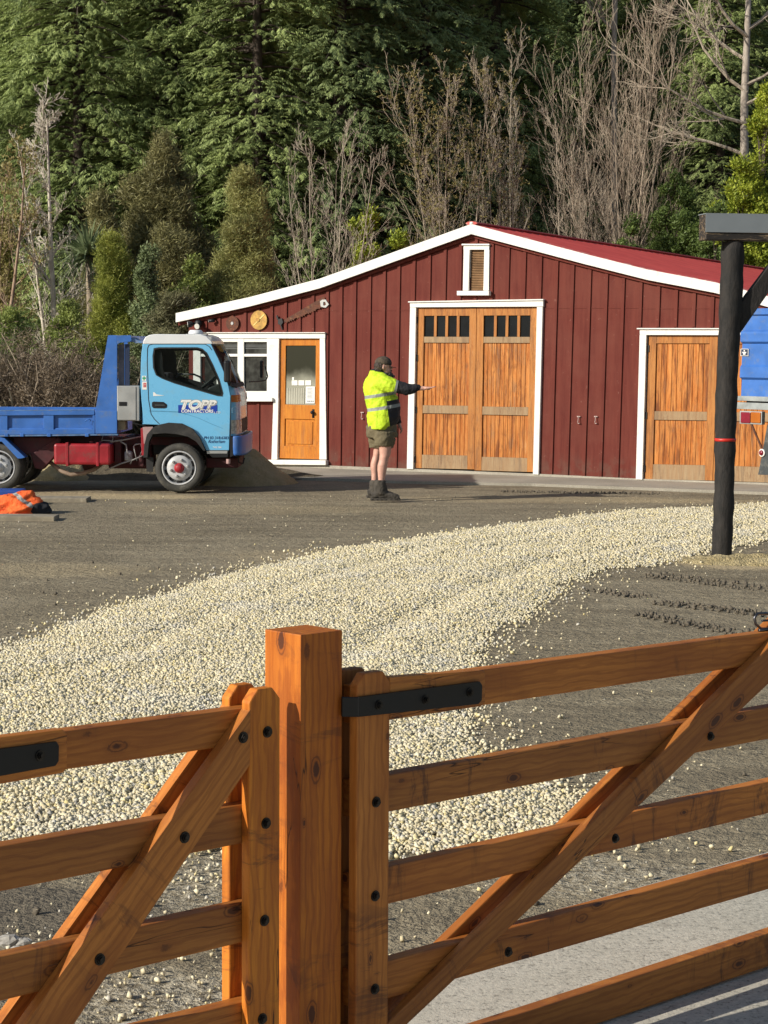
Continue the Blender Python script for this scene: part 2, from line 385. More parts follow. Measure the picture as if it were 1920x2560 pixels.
# ================================================================ GROUND
def hillz(x, y):
    t = np.clip((y - 50) / 14.0, 0, 1); s_ = t*t*(3-2*t)
    return s_ * (y - 50) * .42 * (y > 50) + .0
def groundmat():
    g = NG('dusty_soil'); v = g.co(); o = g.xyz(v)
    big = g.noise(v, .35, 4); mid = g.noise(v, 2.2, 5, .65)
    stv = g.n('ShaderNodeMapping'); stv.inputs['Scale'].default_value = (1.0, 2.2, 1); g.l(v, stv.inputs[0])
    str_ = g.noise(stv.outputs[0], 1.3, 5, .7)
    col = g.mix(g.ramp(big, .3, .7), (.215,.180,.120), (.30,.255,.175))
    col = g.mix(g.math('MULTIPLY', g.ramp(mid, .4, .7), .5), col, (.165,.135,.09))
    # pale grit pressed in the soil
    fine = g.noise(v, 34, 3, .7); fine2 = g.noise(v, 90, 2, .6)
    area = g.ramp(str_, .44, .66)
    grit = g.math('MULTIPLY', g.ramp(fine, .5, .62), g.math('ADD', g.math('MULTIPLY', area, .9), .08))
    col = g.mix(grit, col, (.50,.43,.29))
    col = g.mix(g.math('MULTIPLY', g.ramp(fine2, .58, .68), .35), col, (.45,.40,.30))
    dk = g.math('MULTIPLY', g.ramp(g.noise(v, 12, 4, .7), .58, .7), .5); col = g.mix(dk, col, (.10,.085,.062))
    trk = g.n('ShaderNodeMapping'); trk.inputs['Scale'].default_value = (.35, 2.6, 1); trk.inputs['Rotation'].default_value = (0, 0, -.12); g.l(v, trk.inputs[0])
    tn = g.noise(trk.outputs[0], 1.2, 4, .6); col = g.mix(g.math('MULTIPLY', g.ramp(tn, .54, .62), .35), col, (.15,.125,.088)); col = g.mix(g.math('MULTIPLY', g.ramp(tn, .44, .36), .35), col, (.36,.31,.215))
    # spilled sand by the truck and round the pole foot
    def spot(cx, cy, rx, ry, s0=.6, s1=1.1):
        a = g.math('DIVIDE', g.math('SUBTRACT', o[0], cx), rx); b = g.math('DIVIDE', g.math('SUBTRACT', o[1], cy), ry)
        d = g.math('SQRT', g.math('ADD', g.math('MULTIPLY', a, a), g.math('MULTIPLY', b, b)))
        d = g.math('ADD', d, g.math('MULTIPLY', g.math('SUBTRACT', g.noise(v, 4, 5, .7), .5), .9))
        return g.ramp(d, s0, s1, 1, 0)
    for (px, py, rx, ry, st) in ((330, 1238, 1.2, .5, .8), (130,1232,1.2,.45,.6), (1880, 1405, .75, .55, .9), (1700,1400,.6,.3,.4), (1400,1245,2.6,.7,.4), (1750,1250,1.5,.4,.35), (830,1385,1.2,.8,.35),(620,1270,2.0,.9,.25),(120,1420,1.0,.7,.35)):
        P = ground(px, py); col = g.mix(g.math('MULTIPLY', spot(P.x, P.y, rx, ry), st), col, (.50,.40,.24))
    # damp flat patch seen through the left gate
    P = ground(60, 2270); col = g.mix(g.math('MULTIPLY', spot(P.x-.15, P.y, .75, .45, .8, 1.0), .7), col, (.125,.108,.085))
    for (px, py, rx, ry) in ((500,2490,.7,.35),(540,2190,.35,.5),(1450,2050,.5,.3),(1500,2180,.5,.35)):
        P = ground(px, py); col = g.mix(g.math('MULTIPLY', g.math('MULTIPLY', spot(P.x, P.y, rx, ry, .3, 1.2), g.ramp(fine, .40, .6)), .8), col, (.50,.45,.34))
    # forest floor on the hill
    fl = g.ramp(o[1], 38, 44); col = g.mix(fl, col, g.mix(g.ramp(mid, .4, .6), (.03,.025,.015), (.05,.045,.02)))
    g.base(col); g.rough(.95); g.b.inputs['Specular IOR Level'].default_value = .15
    h = g.math('ADD', g.math('MULTIPLY', fine, .6), g.math('ADD', g.math('MULTIPLY', mid, 1.0), g.math('MULTIPLY', g.noise(v, 12, 5, .7), 1.4)))
    g.bump(h, .9, .035); return g.mat
xs = np.concatenate([np.linspace(-220, -24, 12), np.linspace(-20, 20, 90), np.linspace(24, 220, 12)])
ys = np.concatenate([np.linspace(-60, 0, 8), np.linspace(2, 48, 150), np.linspace(49, 80, 30), np.linspace(85, 260, 12)])
X, Y = np.meshgrid(xs, ys); rng = np.random.RandomState(3)
def smooth_noise(X, Y, sc, seed):
    r = np.random.RandomState(seed); out = np.zeros_like(X)
    for _ in range(10):
        a = r.uniform(0, 2*np.pi); k = sc * r.uniform(.6, 1.6); out += np.sin((X*np.cos(a)+Y*np.sin(a))*k + r.uniform(0, 6))
    return out / 10
Z = hillz(X, Y) + smooth_noise(X, Y, 2.0, 5) * .012 * ((Y > 6) & (Y < 27)) + smooth_noise(X, Y, .4, 6)*.5*(Y > 56)
Z = Z - .02
V = np.stack([X, Y, Z], -1).reshape(-1, 3); nx = len(xs); ny = len(ys)
I = (np.arange(ny-1)[:, None]*nx + np.arange(nx-1)[None, :]).reshape(-1)
F = np.stack([I, I+1, I+1+nx, I+nx], -1)
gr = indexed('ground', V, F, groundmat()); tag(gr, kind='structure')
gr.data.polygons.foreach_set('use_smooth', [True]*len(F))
def concmat(name, a, b, sp=.35):
    g = NG(name); v = g.co(); n = g.noise(v, 1.1, 4); f = g.noise(v, 55, 3, .8); s_ = g.noise(v, 7, 5, .7)
    col = g.mix(g.ramp(n, .3, .7), a, b)
    col = g.mix(g.math('MULTIPLY', g.ramp(f, .52, .66), sp), col, (.62,.58,.48)); col = g.mix(g.math('MULTIPLY', g.ramp(f, .46, .34), sp), col, (.13,.12,.10))
    col = g.mix(g.math('MULTIPLY', g.ramp(s_, .55, .75), .4), col, (.22,.19,.15))
    g.base(col); g.rough(.9); g.bump(f, .5, .008); return g.mat
# concrete slab under and behind the gate
e = [ground(px_, py_, .03) for px_, py_ in ((-700, 2730), (0, 2606), (374, 2547), (560, 2513), (971, 2395), (1417, 2267), (1920, 2130), (2500, 1988))]
slab = MB(); top = [(p.x, p.y) for p in e]; poly = top + [(7, 2.0), (7, -6), (-6, -6), (-6, e[0].y)]
slab.add([(x, y, .03) for x, y in poly] + [(x, y, -.06) for x, y in poly], [tuple(reversed(range(len(poly))))] + [((i+1) % len(poly), i, i+len(poly), (i+1) % len(poly)+len(poly)) for i in range(len(poly))])
tag(slab.build('driveway', concmat('brushed_concrete', (.44,.415,.34), (.54,.51,.43), .7), fix=True), kind='structure')

# gravel band -----------------------------------------------------
up_px = [(-700,1775),(-250,1690),(0,1628),(203,1552),(278,1518),(405,1490),(521,1448),(677,1410),(856,1367),(960,1357),(1191,1321),(1365,1300),(1585,1274),(1770,1268),(1920,1256),(2200,1240)]
lo_px = [(2200,1325),(1920,1346),(1770,1374),(1625,1409),(1504,1418),(1400,1453),(1359,1488),(1290,1541),(1203,1581),(1175,1640),(1160,1700),(1165,1830),(1230,1900),(1350,1955),(1477,2024),(1400,2062),(1300,2098),(1200,2108),(971,2122),(800,2130),(560,2112),(420,2092),(200,2098),(0,2112),(-700,2160)]
GP = np.array([ground(*p)[:2] for p in up_px + lo_px])
def inpoly(P, poly):
    x, y = P[:, 0], P[:, 1]; ins = np.zeros(len(P), bool); n = len(poly)
    for i in range(n):
        x1, y1 = poly[i]; x2, y2 = poly[(i+1) % n]
        c = ((y1 > y) != (y2 > y)); ins ^= c & (x < (x2-x1)*(y-y1)/((y2-y1)+1e-12)+x1)
    return ins
def edgedist(P, poly):
    d = np.full(len(P), 1e9); n = len(poly)
    for i in range(n):
        a = poly[i]; b = poly[(i+1) % n]; ab = b-a; t = np.clip(((P-a) @ ab)/(ab@ab+1e-12), 0, 1)
        d = np.minimum(d, np.linalg.norm(P-(a+t[:, None]*ab), axis=1))
    return d
def bedz(P):
    d = edgedist(P, GP); ins = inpoly(P, GP)
    z = np.where(ins, np.minimum(d, .8)/.8, 0) * .038
    U_ = np.array([ground(*p)[:2] for p in up_px]); du = np.full(len(P), 1e9)
    for a, b in zip(U_[:-1], U_[1:]):
        ab = b-a; t = np.clip(((P-a) @ ab)/(ab@ab), 0, 1); du = np.minimum(du, np.linalg.norm(P-(a+t[:, None]*ab), axis=1))
    du = du + smooth_noise(P[:, 0], P[:, 1], .8, 12)*.25
    rut = sum(np.exp(-((du-c)/.15)**2)*k for c, k in ((.9, .8), (2.35, 1.0), (3.5, .7), (4.9, .9)))
    rim_ = sum(np.exp(-((du-c)/.14)**2)*k for c, k in ((1.2, .5), (2.68, .7), (3.8, .5), (5.2, .6)))
    return z + (smooth_noise(P[:, 0], P[:, 1], 3.2, 11) * .014 - rut*.022 + rim_*.014) * np.clip(d/.5, 0, 1)*ins, d, ins
# bed sheet: a grid clipped to the band
bx = np.arange(GP[:, 0].min(), GP[:, 0].max(), .10); by = np.arange(GP[:, 1].min(), GP[:, 1].max(), .14)
BX, BY = np.meshgrid(bx, by); BP = np.stack([BX, BY], -1).reshape(-1, 2); bz, bd, bi = bedz(BP)
ok = (bi & (bd > .03)).reshape(BX.shape); cells = ok[:-1, :-1] & ok[1:, :-1] & ok[:-1, 1:] & ok[1:, 1:]
J = (np.arange(len(by)-1)[:, None]*len(bx) + np.arange(len(bx)-1)[None, :])[cells]
BV = np.column_stack([BP, bz - np.maximum(0, .30-bd)/.30*.022]); used = np.unique(np.stack([J, J+1, J+1+len(bx), J+len(bx)], -1)); remap = np.zeros(len(BV), int); remap[used] = np.arange(len(used))
def gravmat(stone):
    g = NG('crushed_limestone' if stone else 'gravel_fines'); v = g.co()
    if stone:
        geo = g.n('ShaderNodeNewGeometry'); r = geo.outputs['Random Per Island']
        col = g.mix(r, (.50,.435,.275), (.80,.72,.51)); wn = g.math('GREATER_THAN', g.math('FRACT', g.math('MULTIPLY', r, 31.7)), .86)
        col = g.mix(g.math('MULTIPLY', wn, .6), col, (.42,.42,.42)); yn = g.math('GREATER_THAN', g.math('FRACT', g.math('MULTIPLY', r, 77.1)), .9)
        col = g.mix(g.math('MULTIPLY', yn, .55), col, (.68,.56,.22))
        big = g.noise(v, 1.2, 3); col = g.mix(g.math('MULTIPLY', g.ramp(big, .5, .75), .35), col, (.55,.56,.56), 'MIX')
    else:
        vo = g.n('ShaderNodeTexVoronoi'); vo.inputs['Scale'].default_value = 42; g.l(v, vo.inputs['Vector'])
        r = g.xyz(vo.outputs['Color'])[0]; col = g.mix(r, (.38,.33,.22), (.64,.56,.39))
        col = g.mix(g.ramp(vo.outputs['Distance'], .35, .6), col, (.20,.17,.12)); g.bump(g.math('MULTIPLY', vo.outputs['Distance'], -1.0), 1.0, .03)
    g.base(col); g.rough(.9); g.b.inputs['Specular IOR Level'].default_value = .2; return g.mat
bed = indexed('gravel_bed', BV[used], remap[np.stack([J, J+1, J+1+len(bx), J+len(bx)], -1)], gravmat(False)); tag(bed, kind='structure')
CUBE = np.array([[-1,-1,-1],[1,-1,-1],[1,1,-1],[-1,1,-1],[-1,-1,1],[1,-1,1],[1,1,1],[-1,1,1]], float)*.5
CF = np.array([[0,3,2,1],[4,5,6,7],[0,1,5,4],[1,2,6,5],[2,3,7,6],[3,0,4,7]])
def rocks(P, z, size, seed, flat=(.55,.9)):
    r = np.random.RandomState(seed); n = len(P)
    S = size[:, None]*np.stack([r.uniform(.8,1.25,n), r.uniform(.55,1.0,n), r.uniform(flat[0],flat[1],n)], -1)
    C = CUBE[None]*(1+r.uniform(-.42,.18,(n,8,3)))*S[:, None, :]
    q = r.normal(size=(n,4)); q /= np.linalg.norm(q, axis=1)[:, None]; a, b, c, d = q.T
    M_ = np.stack([np.stack([1-2*(c*c+d*d), 2*(b*c-a*d), 2*(b*d+a*c)], -1), np.stack([2*(b*c+a*d), 1-2*(b*b+d*d), 2*(c*d-a*b)], -1), np.stack([2*(b*d-a*c), 2*(c*d+a*b), 1-2*(b*b+c*c)], -1)], 1)
    C = np.einsum('nij,nkj->nki', M_, C); C[:, :, :2] += P[:, None, :]; C[:, :, 2] += (z + size*.22)[:, None]
    return C.reshape(-1, 3), (CF[None] + (np.arange(n)*8)[:, None, None]).reshape(-1, 4)
r = np.random.RandomState(21); Ps = []; Sz = []
for (y0, y1, dens, s0, s1) in ((6.5, 10, 7000, .008, .023), (10, 14, 6000, .008, .022), (14, 19, 4200, .010, .023), (19, 30, 2300, .013, .027)):
    xm = .2*y1+.5; n = int((y1-y0)*2*xm*dens); P = np.column_stack([r.uniform(-xm, xm, n), r.uniform(y0, y1, n)])
    P = P[np.abs(P[:, 0]) < .19*P[:, 1]+.45]
    jd = edgedist(P, GP); ins = inpoly(P, GP); nz = smooth_noise(P[:, 0], P[:, 1], 7, 9)*.10 + smooth_noise(P[:, 0], P[:, 1], 22, 10)*.08 + r.normal(size=len(P))*.04
    sd_ = np.where(ins, jd, -jd) + nz
    keep = (sd_ > 0) | ((sd_ > -.9) & (r.rand(len(P)) < .22*np.exp(sd_/.11)))
    P = P[keep]; Ps.append(P); Sz.append(s0+(s1-s0)*r.rand(len(P))**1.5)
P = np.concatenate(Ps); S_ = np.concatenate(Sz); z, _, _ = bedz(P); de = edgedist(P, GP); de = np.where(inpoly(P, GP), de, 0); z = z - .004 + r.uniform(0, .008, len(P)) - .012*(1-np.minimum(de, .3)/.3)
Vr, Fr = rocks(P, z, S_, 5)
print('stones', len(P))
tag(indexed('gravel', Vr, Fr, gravmat(True)), 'cream crushed stone gravel spread in a wide band across the yard', 'gravel', kind='stuff')
# scattered pebbles over the soil
n = 3600; P = np.column_stack([r.uniform(-6, 6, n), 5.8 + 22*r.rand(n)**1.3]); P = P[np.abs(P[:, 0]) < .19*P[:, 1]+.4]
ii = inpoly(P, GP); cl = smooth_noise(P[:, 0], P[:, 1], 2.0, 31); P = P[~ii & (cl + r.uniform(-.5, .35, len(P)) > -.02)]
extra = []
for (px, py, k, sp) in ((1190, 1640, 80, .35), (1260, 1580, 50, .3), (1420,1470,30,.3), (1440, 1930, 40, .25), (1240,1860,60,.25),(540,2180,220,.22),(250,2330,160,.2),(470,2500,260,.30),(100,1590,60,.5),(300,1500,60,.5),(560,1420,60,.5),(1560,2110,50,.25),(1200,2200,60,.3)):
    c = ground(px, py); extra.append(np.array([c.x, c.y]) + r.normal(size=(k, 2))*sp)
P = np.concatenate([P]+extra); S_ = (.004+.016*r.rand(len(P))**2)*(1+.4*(r.rand(len(P)) > .95)); Vr, Fr = rocks(P, np.full(len(P), -.012), S_, 6)
tag(indexed('loose_pebbles', Vr, Fr, gravmat(True)), 'pale loose pebbles and grit scattered over the brown soil', 'pebbles', kind='stuff')
# soil clods: tyre lug marks and rough patches
clod = plain('soil_clod', (.15,.125,.09), .95, var=.4, bump=.6, bs=60)
Pc = []
for (x0, y0, x1, y1, wd) in ((1470, 1470, 1620, 1490, .10), (1620, 1432, 1990, 1478, .16), (1640, 1500, 1950, 1535, .12), (1600, 1530, 1860, 1580, .10), (1250, 1226, 1650, 1232, .12)):
    a = ground(x0, y0); b = ground(x1, y1); L = (b-a).length; k = max(2, int(L/.075)); nrm = (b-a).normalized().cross(Vector((0, 0, 1)))
    for i in range(k):
        for t in np.linspace(-1, 1, 7):
            q = a + (b-a)*((i + abs(t)*.9)/k) + nrm*t*wd
            if r.rand() < .8: Pc.append((q.x + r.normal()*.008, q.y + r.normal()*.008))
P = np.concatenate([np.array(Pc), np.column_stack([r.uniform(-6, 6, 150), r.uniform(6, 20, 150)])]); P = P[~inpoly(P, GP)]
Vr, Fr = rocks(P, np.full(len(P), -.018), r.uniform(.014, .034, len(P)), 8)
tag(indexed('soil_clods', Vr, Fr, clod), 'dark crumbled soil clods lying along the wheel lug marks', 'soil', kind='stuff')
# a few bigger stones by the left gate
rockm = plain('grey_stone', (.40,.38,.34), .9, var=.4, scale=20, bump=.4)
def stone(px, py, s_, label, seed):
    c = ground(px, py); q = random.Random(seed); m = MB(); m.ball((0, 0, 0), 1, 9, 6)
    m.v = [tuple(Vector(v)*(1+q.uniform(-.22, .18))) for v in m.v]
    m.v = [(v[0]*s_*1.2, v[1]*s_*.9, (v[2]*s_*.75)) for v in m.v]
    o = m.build('stone', rockm, loc=(c.x, c.y, s_*.45-.02), fix=True); tag(o, label, 'stone', 'grey stones behind the left gate')
stone(22, 2352, .034, 'grey angular stone nearest the left photo edge, seen through the left gate', 1)
stone(58, 2352, .026, 'pale angular stone, rightmost of three small rocks seen through the left gate', 2)
stone(46, 2372, .024, 'small grey stone lying in front of two others behind the left gate', 3)
# ================================================================ BARN
BR = -math.atan(.52)
BF = Frame((0, 32.7, 0), BR)
barn = empty('barn', 'oxblood red board and batten barn with white trim and three timber doorways', 'barn', BF.o, BR)
def Z2(x, y): return (440 + x/2.074, 540 + y/2.074)
def Z3(x, y): return (1120 + x/2.074, 500 + y/2.074)
def W(p, off=0.0): return BF.hit(p[0], p[1], off)
topedge = [(458,783.5),(640,744),(816,698),(1000,632),(1193.6,562),(1387.6,613),(1479,637),(1631,675),(1722,692),(1800,707),(1911,736),(2070,780)]
botedge = [(459,1140),(681,1152),(821,1163.5),(1023.4,1171.6),(1351.4,1184.7),(1602,1196.7),(1920,1207),(2070,1212)]
GT = [W(p, .1) for p in topedge]         # top of the barge
wl = W((472, 800))[0]; wr = W((2055, 1000))[0]
def ztop(u): return float(np.interp(u, [q[0] for q in GT], [q[1] for q in GT]))
WB = [W(p) for p in botedge]
def zbot(u): return float(np.interp(u, [q[0] for q in WB], [q[1] for q in WB])) - .0
UL = [wl] + [q[0] for q in GT if wl < q[0] < wr] + [wr]
# openings (pixel quads in the wall plane)
def quad(*pts): return [W(p) for p in pts]
op_big = quad(Z2(1236, 474), Z3(467, 555), Z3(446, 1425), Z2(1220, 1312))
op_third = quad(Z3(1030, 700), (2000, 839), (1990, 1212), Z3(1010, 1450))
op_off = quad(Z2(150, 634), Z2(752, 634), Z2(750, 1292), Z2(505, 1290), Z2(507, 940), Z2(150, 940))
op_vent = quad(Z3(116, 250), Z3(196, 250), Z3(192, 470), Z3(113, 470))
wall = MB()
outer = [(wl, -.05)] + [(wr, -.05)] + [(u, ztop(u)-.13) for u in reversed(UL)]
wall.prism(outer, [op_big[:3]+op_big[3:], op_third, op_off, op_vent] and [[(p[0], max(p[1], -.02)) for p in q] for q in (op_big, op_third, op_off, op_vent)], 0, .10)
o_wall = wall.build('front_wall', MAT['barn'], barn)
# battens at the measured spacing, broken by the openings
bpx = [520,553.3,586,618.4,651.2,684.9,719.7,754.4,788.1,824.3,858.5,893.2,930.4,967,1003.2,1041.3,1079.8,1118.9,1157.5,1197,1236.7,1276.7,1317.7,1357.7,1398.2,1438.2,1480.7,1522.6,1564.5,1608.4,1652.8,1697.2,1742,1787.8,1835,1883,1931,1980,2030]
def lean(px): return float(np.interp(px, [500,826,1019,1361,1602,1900], [0,-.006,-.014,-.018,-.020,-.022]))
def cross(poly, u, pad):
    zs = []
    xs_ = [p[0] for p in poly]
    if not (min(xs_)-pad < u < max(xs_)+pad): return None
    z_ = [p[1] for p in poly]; return (min(z_)-pad, max(z_)+pad)
for px in bpx:
    ytop = float(np.interp(px, [p[0] for p in topedge], [p[1] for p in topedge]))
    a = W((px-4.0, ytop+30)); k = -lean(px)
    segs = [(zbot(a[0])-.01, ztop(a[0])-.17)]
    for poly, pad in ((op_big, .10), (op_third, .12), (op_off, .10), (op_vent, .07)):
        c = cross(poly, a[0], pad)
        if c is None: continue
        if poly is op_off and a[0] < op_off[3][0]-.07: c = (op_off[4][1]-.1, op_off[0][1]+.1)
        new = []
        for (p, q) in segs:
            if c[0] > p+.05: new.append((p, min(q, c[0])))
            if c[1] < q-.05: new.append((max(p, c[1]), q))
        segs = new
    for (p, q) in segs:
        hw = .026
        zt = ztop(a[0])
        f = lambda z: a[0] - k*(zt-z)*1.0
        bt = MB(); bt.add([(f(p)-hw, -.022, p), (f(p)+hw, -.022, p), (f(q)+hw, -.022, q), (f(q)-hw, -.022, q), (f(p)-hw, .002, p), (f(p)+hw, .002, p), (f(q)+hw, .002, q), (f(q)-hw, .002, q)],
               [(0,1,2,3),(1,5,6,2),(5,4,7,6),(4,0,3,7),(3,2,6,7),(0,4,5,1)])
        bt.build('batten', MAT['barn'], barn, bevel=.003)
# horizontal joint flashing at sheet ends, upper wall
jt = MB()
for (xa, xb) in (((790,777),(1025,775)), ((1362,770),(1600,770)), ((1605,770),(1900,772))):
    a = W(xa); b = W(xb); jt.box((a[0], -.006, (a[1]+b[1])/2-.006), (b[0], .001, (a[1]+b[1])/2+.006))
jt.build('sheet_joint', MAT['barn'], barn)
# side walls and back
sw = MB(); D = 16.0
for u in (wl, wr):
    s_ = 1 if u == wl else -1
    sw.box((u, .10, -.05), (u + s_*.1, D, ztop(u)-.15))
bw = MB(); bw.prism([(wl, -.05), (wr, -.05)] + [(u, ztop(u)-.15) for u in reversed(UL)], (), D, D+.1)
sw.build('side_walls', MAT['barn'], barn); bw.build('back_wall', MAT['barn'], barn)
fd = MB(); 
for a, b in zip(WB[:-1], WB[1:]): fd.add([(a[0], .004, -.1), (b[0], .004, -.1), (b[0], .004, b[1]), (a[0], .004, a[1]), (a[0], .12, -.1), (b[0], .12, -.1), (b[0], .12, b[1]), (a[0], .12, a[1])], [(0,1,2,3),(3,2,6,7)])
fd.v = [(v[0], v[1]-.03 if v[1] < .05 else v[1], v[2]+.0) for v in fd.v]
fd.build('footing', concmat('footing_concrete', (.30,.27,.22), (.42,.39,.32)), barn)
# barge boards (white) with red fascia strip under, following the sagging roofline
def strip(name, d0, d1, y0, y1, mat, ext=0):
    m = MB(); q = GT
    for seg in (q[:5], q[4:]):
        up = [(p[0], p[1]-d0) for p in seg]; dn = [(p[0], p[1]-d1) for p in reversed(seg)]
        m2 = MB(); m2.prism(up+dn, (), y0, y1); m2.build(name, mat, barn, bevel=.004)
strip('barge_board', 0, .152, -.13, -.09, MAT['white'])
strip('barge_trim', .152, .205, -.055, -.003, MAT['barn'])
cp = MB(); ap = GT[4]; cp.ball((ap[0], -.11, ap[1]+.01), (.035,.03,.025), 10, 6); cp.build('finial', MAT['white'], barn, smooth=True)
# corrugated roof sheets: two slopes
def roofmat():
    g = NG('red_corrugated_iron'); v = g.co(); n = g.noise(v, 2, 5); n2 = g.noise(v, 9, 5, .7)
    col = g.mix(g.ramp(n, .3, .7), (.46,.05,.04), (.58,.075,.06)); o = g.xyz(v)
    rim = g.math('MULTIPLY', g.ramp(g.math('ADD', o[1], g.math('MULTIPLY', n2, .8)), .8, .3), g.ramp(n2, .5, .56))
    col = g.mix(g.math('MULTIPLY', rim, .6), col, (.55,.42,.38)); g.base(col); g.rough(.6); return g.mat
rm = roofmat()
def slope(idx, name):
    m = MB(); pts = [GT[i] for i in idx]; N = 210; ys_ = np.linspace(-.085, D+.3, N)
    vs = []
    for j, y in enumerate(ys_):
        for (u, z_) in pts: vs.append((u, y, z_ - .004 + .010*math.sin(j*math.pi*.5) - .012*y))
    K = len(pts); fs = [(j*K+i, j*K+i+1, (j+1)*K+i+1, (j+1)*K+i) for j in range(N-1) for i in range(K-1)]
    m.add(vs, fs); o = m.build(name, rm, barn); s_ = o.modifiers.new('thick', 'SOLIDIFY'); s_.thickness = .012; s_.offset = 0
slope(range(0, 5), 'roof'); slope(range(4, len(GT)), 'roof')
rc = MB(); rc.tube([(ap[0], -.12, ap[1]+.012), (ap[0], D+.3, ap[1]+.012-.012*D)], [(.10, .03)]*2, 8); rc.build('ridge_cap', rm, barn)
def boards(m, u0, u1, z0, z1, y0, y1, n, slant=(0, 0), gap=.006):
    for i in range(n):
        a = u0 + (u1-u0)*i/n + gap/2; b = u0 + (u1-u0)*(i+1)/n - gap/2
        m.add([(a, y0, z0), (b, y0, z0), (b+slant[1], y0, z1), (a+slant[1], y0, z1), (a, y1, z0), (b, y1, z0), (b+slant[1], y1, z1), (a+slant[1], y1, z1)],
              [(0,1,2,3),(1,5,6,2),(5,4,7,6),(4,0,3,7),(3,2,6,7),(0,4,5,1)])
def bar(m, a, b, c, d, y0, y1, mi=0):
    """a,b,c,d pixel points: top-left, top-right, bottom-right, bottom-left"""
    m.prism([W(a), W(b), W(c), W(d)], (), y0, y1, mi)
def leaf(a, b, c, d, panes, mids, nb, name='door', parent=None):
    """one big timber door leaf; corners TL,TR,BR,BL in px; mids: fractions down of rails"""
    e0 = None
    TL, TR, BR_, BL = [W(p) for p in (a, b, c, d)]
    def q(s_, t): # s across 0..1, t down 0..1
        l = (TL[0]+(BL[0]-TL[0])*t, TL[1]+(BL[1]-TL[1])*t); r_ = (TR[0]+(BR_[0]-TR[0])*t, TR[1]+(BR_[1]-TR[1])*t)
        return (l[0]+(r_[0]-l[0])*s_, l[1]+(r_[1]-l[1])*s_)
    def rect(m, s0, s1, t0, t1, y0, y1): m.prism([q(s0,t0), q(s1,t0), q(s1,t1), q(s0,t1)], (), y0, y1)
    fr = MB(); SW = .115
    rect(fr, 0, SW, 0, 1, .0, .05); rect(fr, 1-SW, 1, 0, 1, .0, .05)
    root = fr.build('door_leaf', MAT['doorframe'], parent, bevel=.003)
    rl = MB(); gy = MB()
    for (t0, t1, kind) in mids:
        mm = MB(); rect(mm, SW+.001, 1-SW-.001, t0, t1, .003, .05)
        mm.build('weathered_rail' if kind else 'rail', MAT['doorgrey' if kind else 'doorframe'], root, bevel=.003)
    if panes:
        t0, t1 = panes; n = 4; w_ = (1-2*SW)/n
        for i in range(1, n): rect(rl, SW+i*w_-.022, SW+i*w_+.022, t0, t1, .006, .046)
    if panes: rl.build('glazing_bars', MAT['doorframe'], root, bevel=.003)
    if panes:
        for i in range(4):
            p = MB(); rect(p, SW+i*w_+(.022 if i else 0), SW+(i+1)*w_-(.022 if i < 3 else 0), t0, t1, .028, .034); p.build('pane', MAT['pane'], root)
    sp = sorted([(x[0], x[1]) for x in mids] + ([panes] if panes else []))
    pn = MB()
    for (x0, x1), (y0_, y1_) in zip(sp[:-1], sp[1:]):
        if y0_ - x1 < .05: continue
        for i in range(nb):
            s0 = SW + (1-2*SW)*i/nb + .003; s1 = SW + (1-2*SW)*(i+1)/nb - .003
            rect(pn, s0, s1, x1, y0_, .024, .044)
    pn.build('boards', MAT['door'], root, bevel=.002)
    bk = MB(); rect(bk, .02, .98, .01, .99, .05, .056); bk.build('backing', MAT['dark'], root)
    return root
leafmids = [(0, .048, 0), (.178, .215, 1), (.605, .655, 1), (.915, 1, 1)]
big = empty_child = bpy.data.objects.new('barn_door', None); COL.objects.link(big); big.parent = barn
leaf(Z2(1252, 477), Z2(1558, 477), Z2(1546, 1314), Z2(1238, 1307), (.048, .178), leafmids, 11, parent=big)
leaf(Z3(150, 558), Z3(465, 557), Z3(445, 1411), Z3(137, 1402), (.048, .178), leafmids, 11, parent=big)
hg = MB()
for p in (Z2(1252, 540), Z2(1251, 735), Z2(1246, 1005), Z2(1240, 1262)):
    hg = MB(); u, z_ = W(p); hg.box((u-.035, -.014, z_-.05), (u+.012, .02, z_+.05)); hg.build('hinge', MAT['black'], big)
frm = MB()
bar(frm, Z2(1220, 449), Z3(500, 520), Z3(500, 553), Z2(1220, 474), -.05, .03)
bar(frm, Z2(1220, 474), Z2(1251, 475), Z2(1236, 1312), Z2(1203, 1311), -.046, .05)
bar(frm, Z3(467, 555), Z3(497, 555), Z3(475, 1424), Z3(446, 1422), -.046, .05)
bar(frm, Z2(1214, 443), Z3(504, 514), Z3(504, 521), Z2(1214, 449.5), -.075, .01)
frm.build('door_frame', MAT['white'], big, bevel=.004)
third = bpy.data.objects.new('barn_door', None); COL.objects.link(third); third.parent = barn
m3 = [(0, .055, 0), (.525, .585, 1), (.895, 1, 1)]
leaf(Z3(1040, 702), Z3(1400, 702), Z3(1372, 1455), Z3(1020, 1447), None, m3, 10, parent=third)
leaf(Z3(1402, 702), Z3(1770, 706), Z3(1752, 1468), Z3(1374, 1455), None, m3, 10, parent=third)
frm = MB()
bar(frm, Z3(1000, 670), Z3(1812, 672), Z3(1812, 702), Z3(1000, 700), -.05, .03)
bar(frm, Z3(999, 700), Z3(1034, 700), Z3(1013, 1450), Z3(979, 1448), -.046, .05)
bar(frm, Z3(1778, 702), Z3(1812, 702), Z3(1790, 1470), Z3(1757, 1469), -.046, .05)
bar(frm, Z3(988, 664), Z3(1824, 665), Z3(1824, 671), Z3(988, 670.5), -.08, .01)
frm.build('door_frame', MAT['white'], third, bevel=.004)
hg = MB()
for p in (Z3(1037, 770), Z3(1026, 1117), Z3(1018, 1392)):
    hg = MB(); u, z_ = W(p); hg.box((u-.03, -.014, z_-.05), (u+.02, .02, z_+.05)); hg.build('hinge', MAT['black'], third)
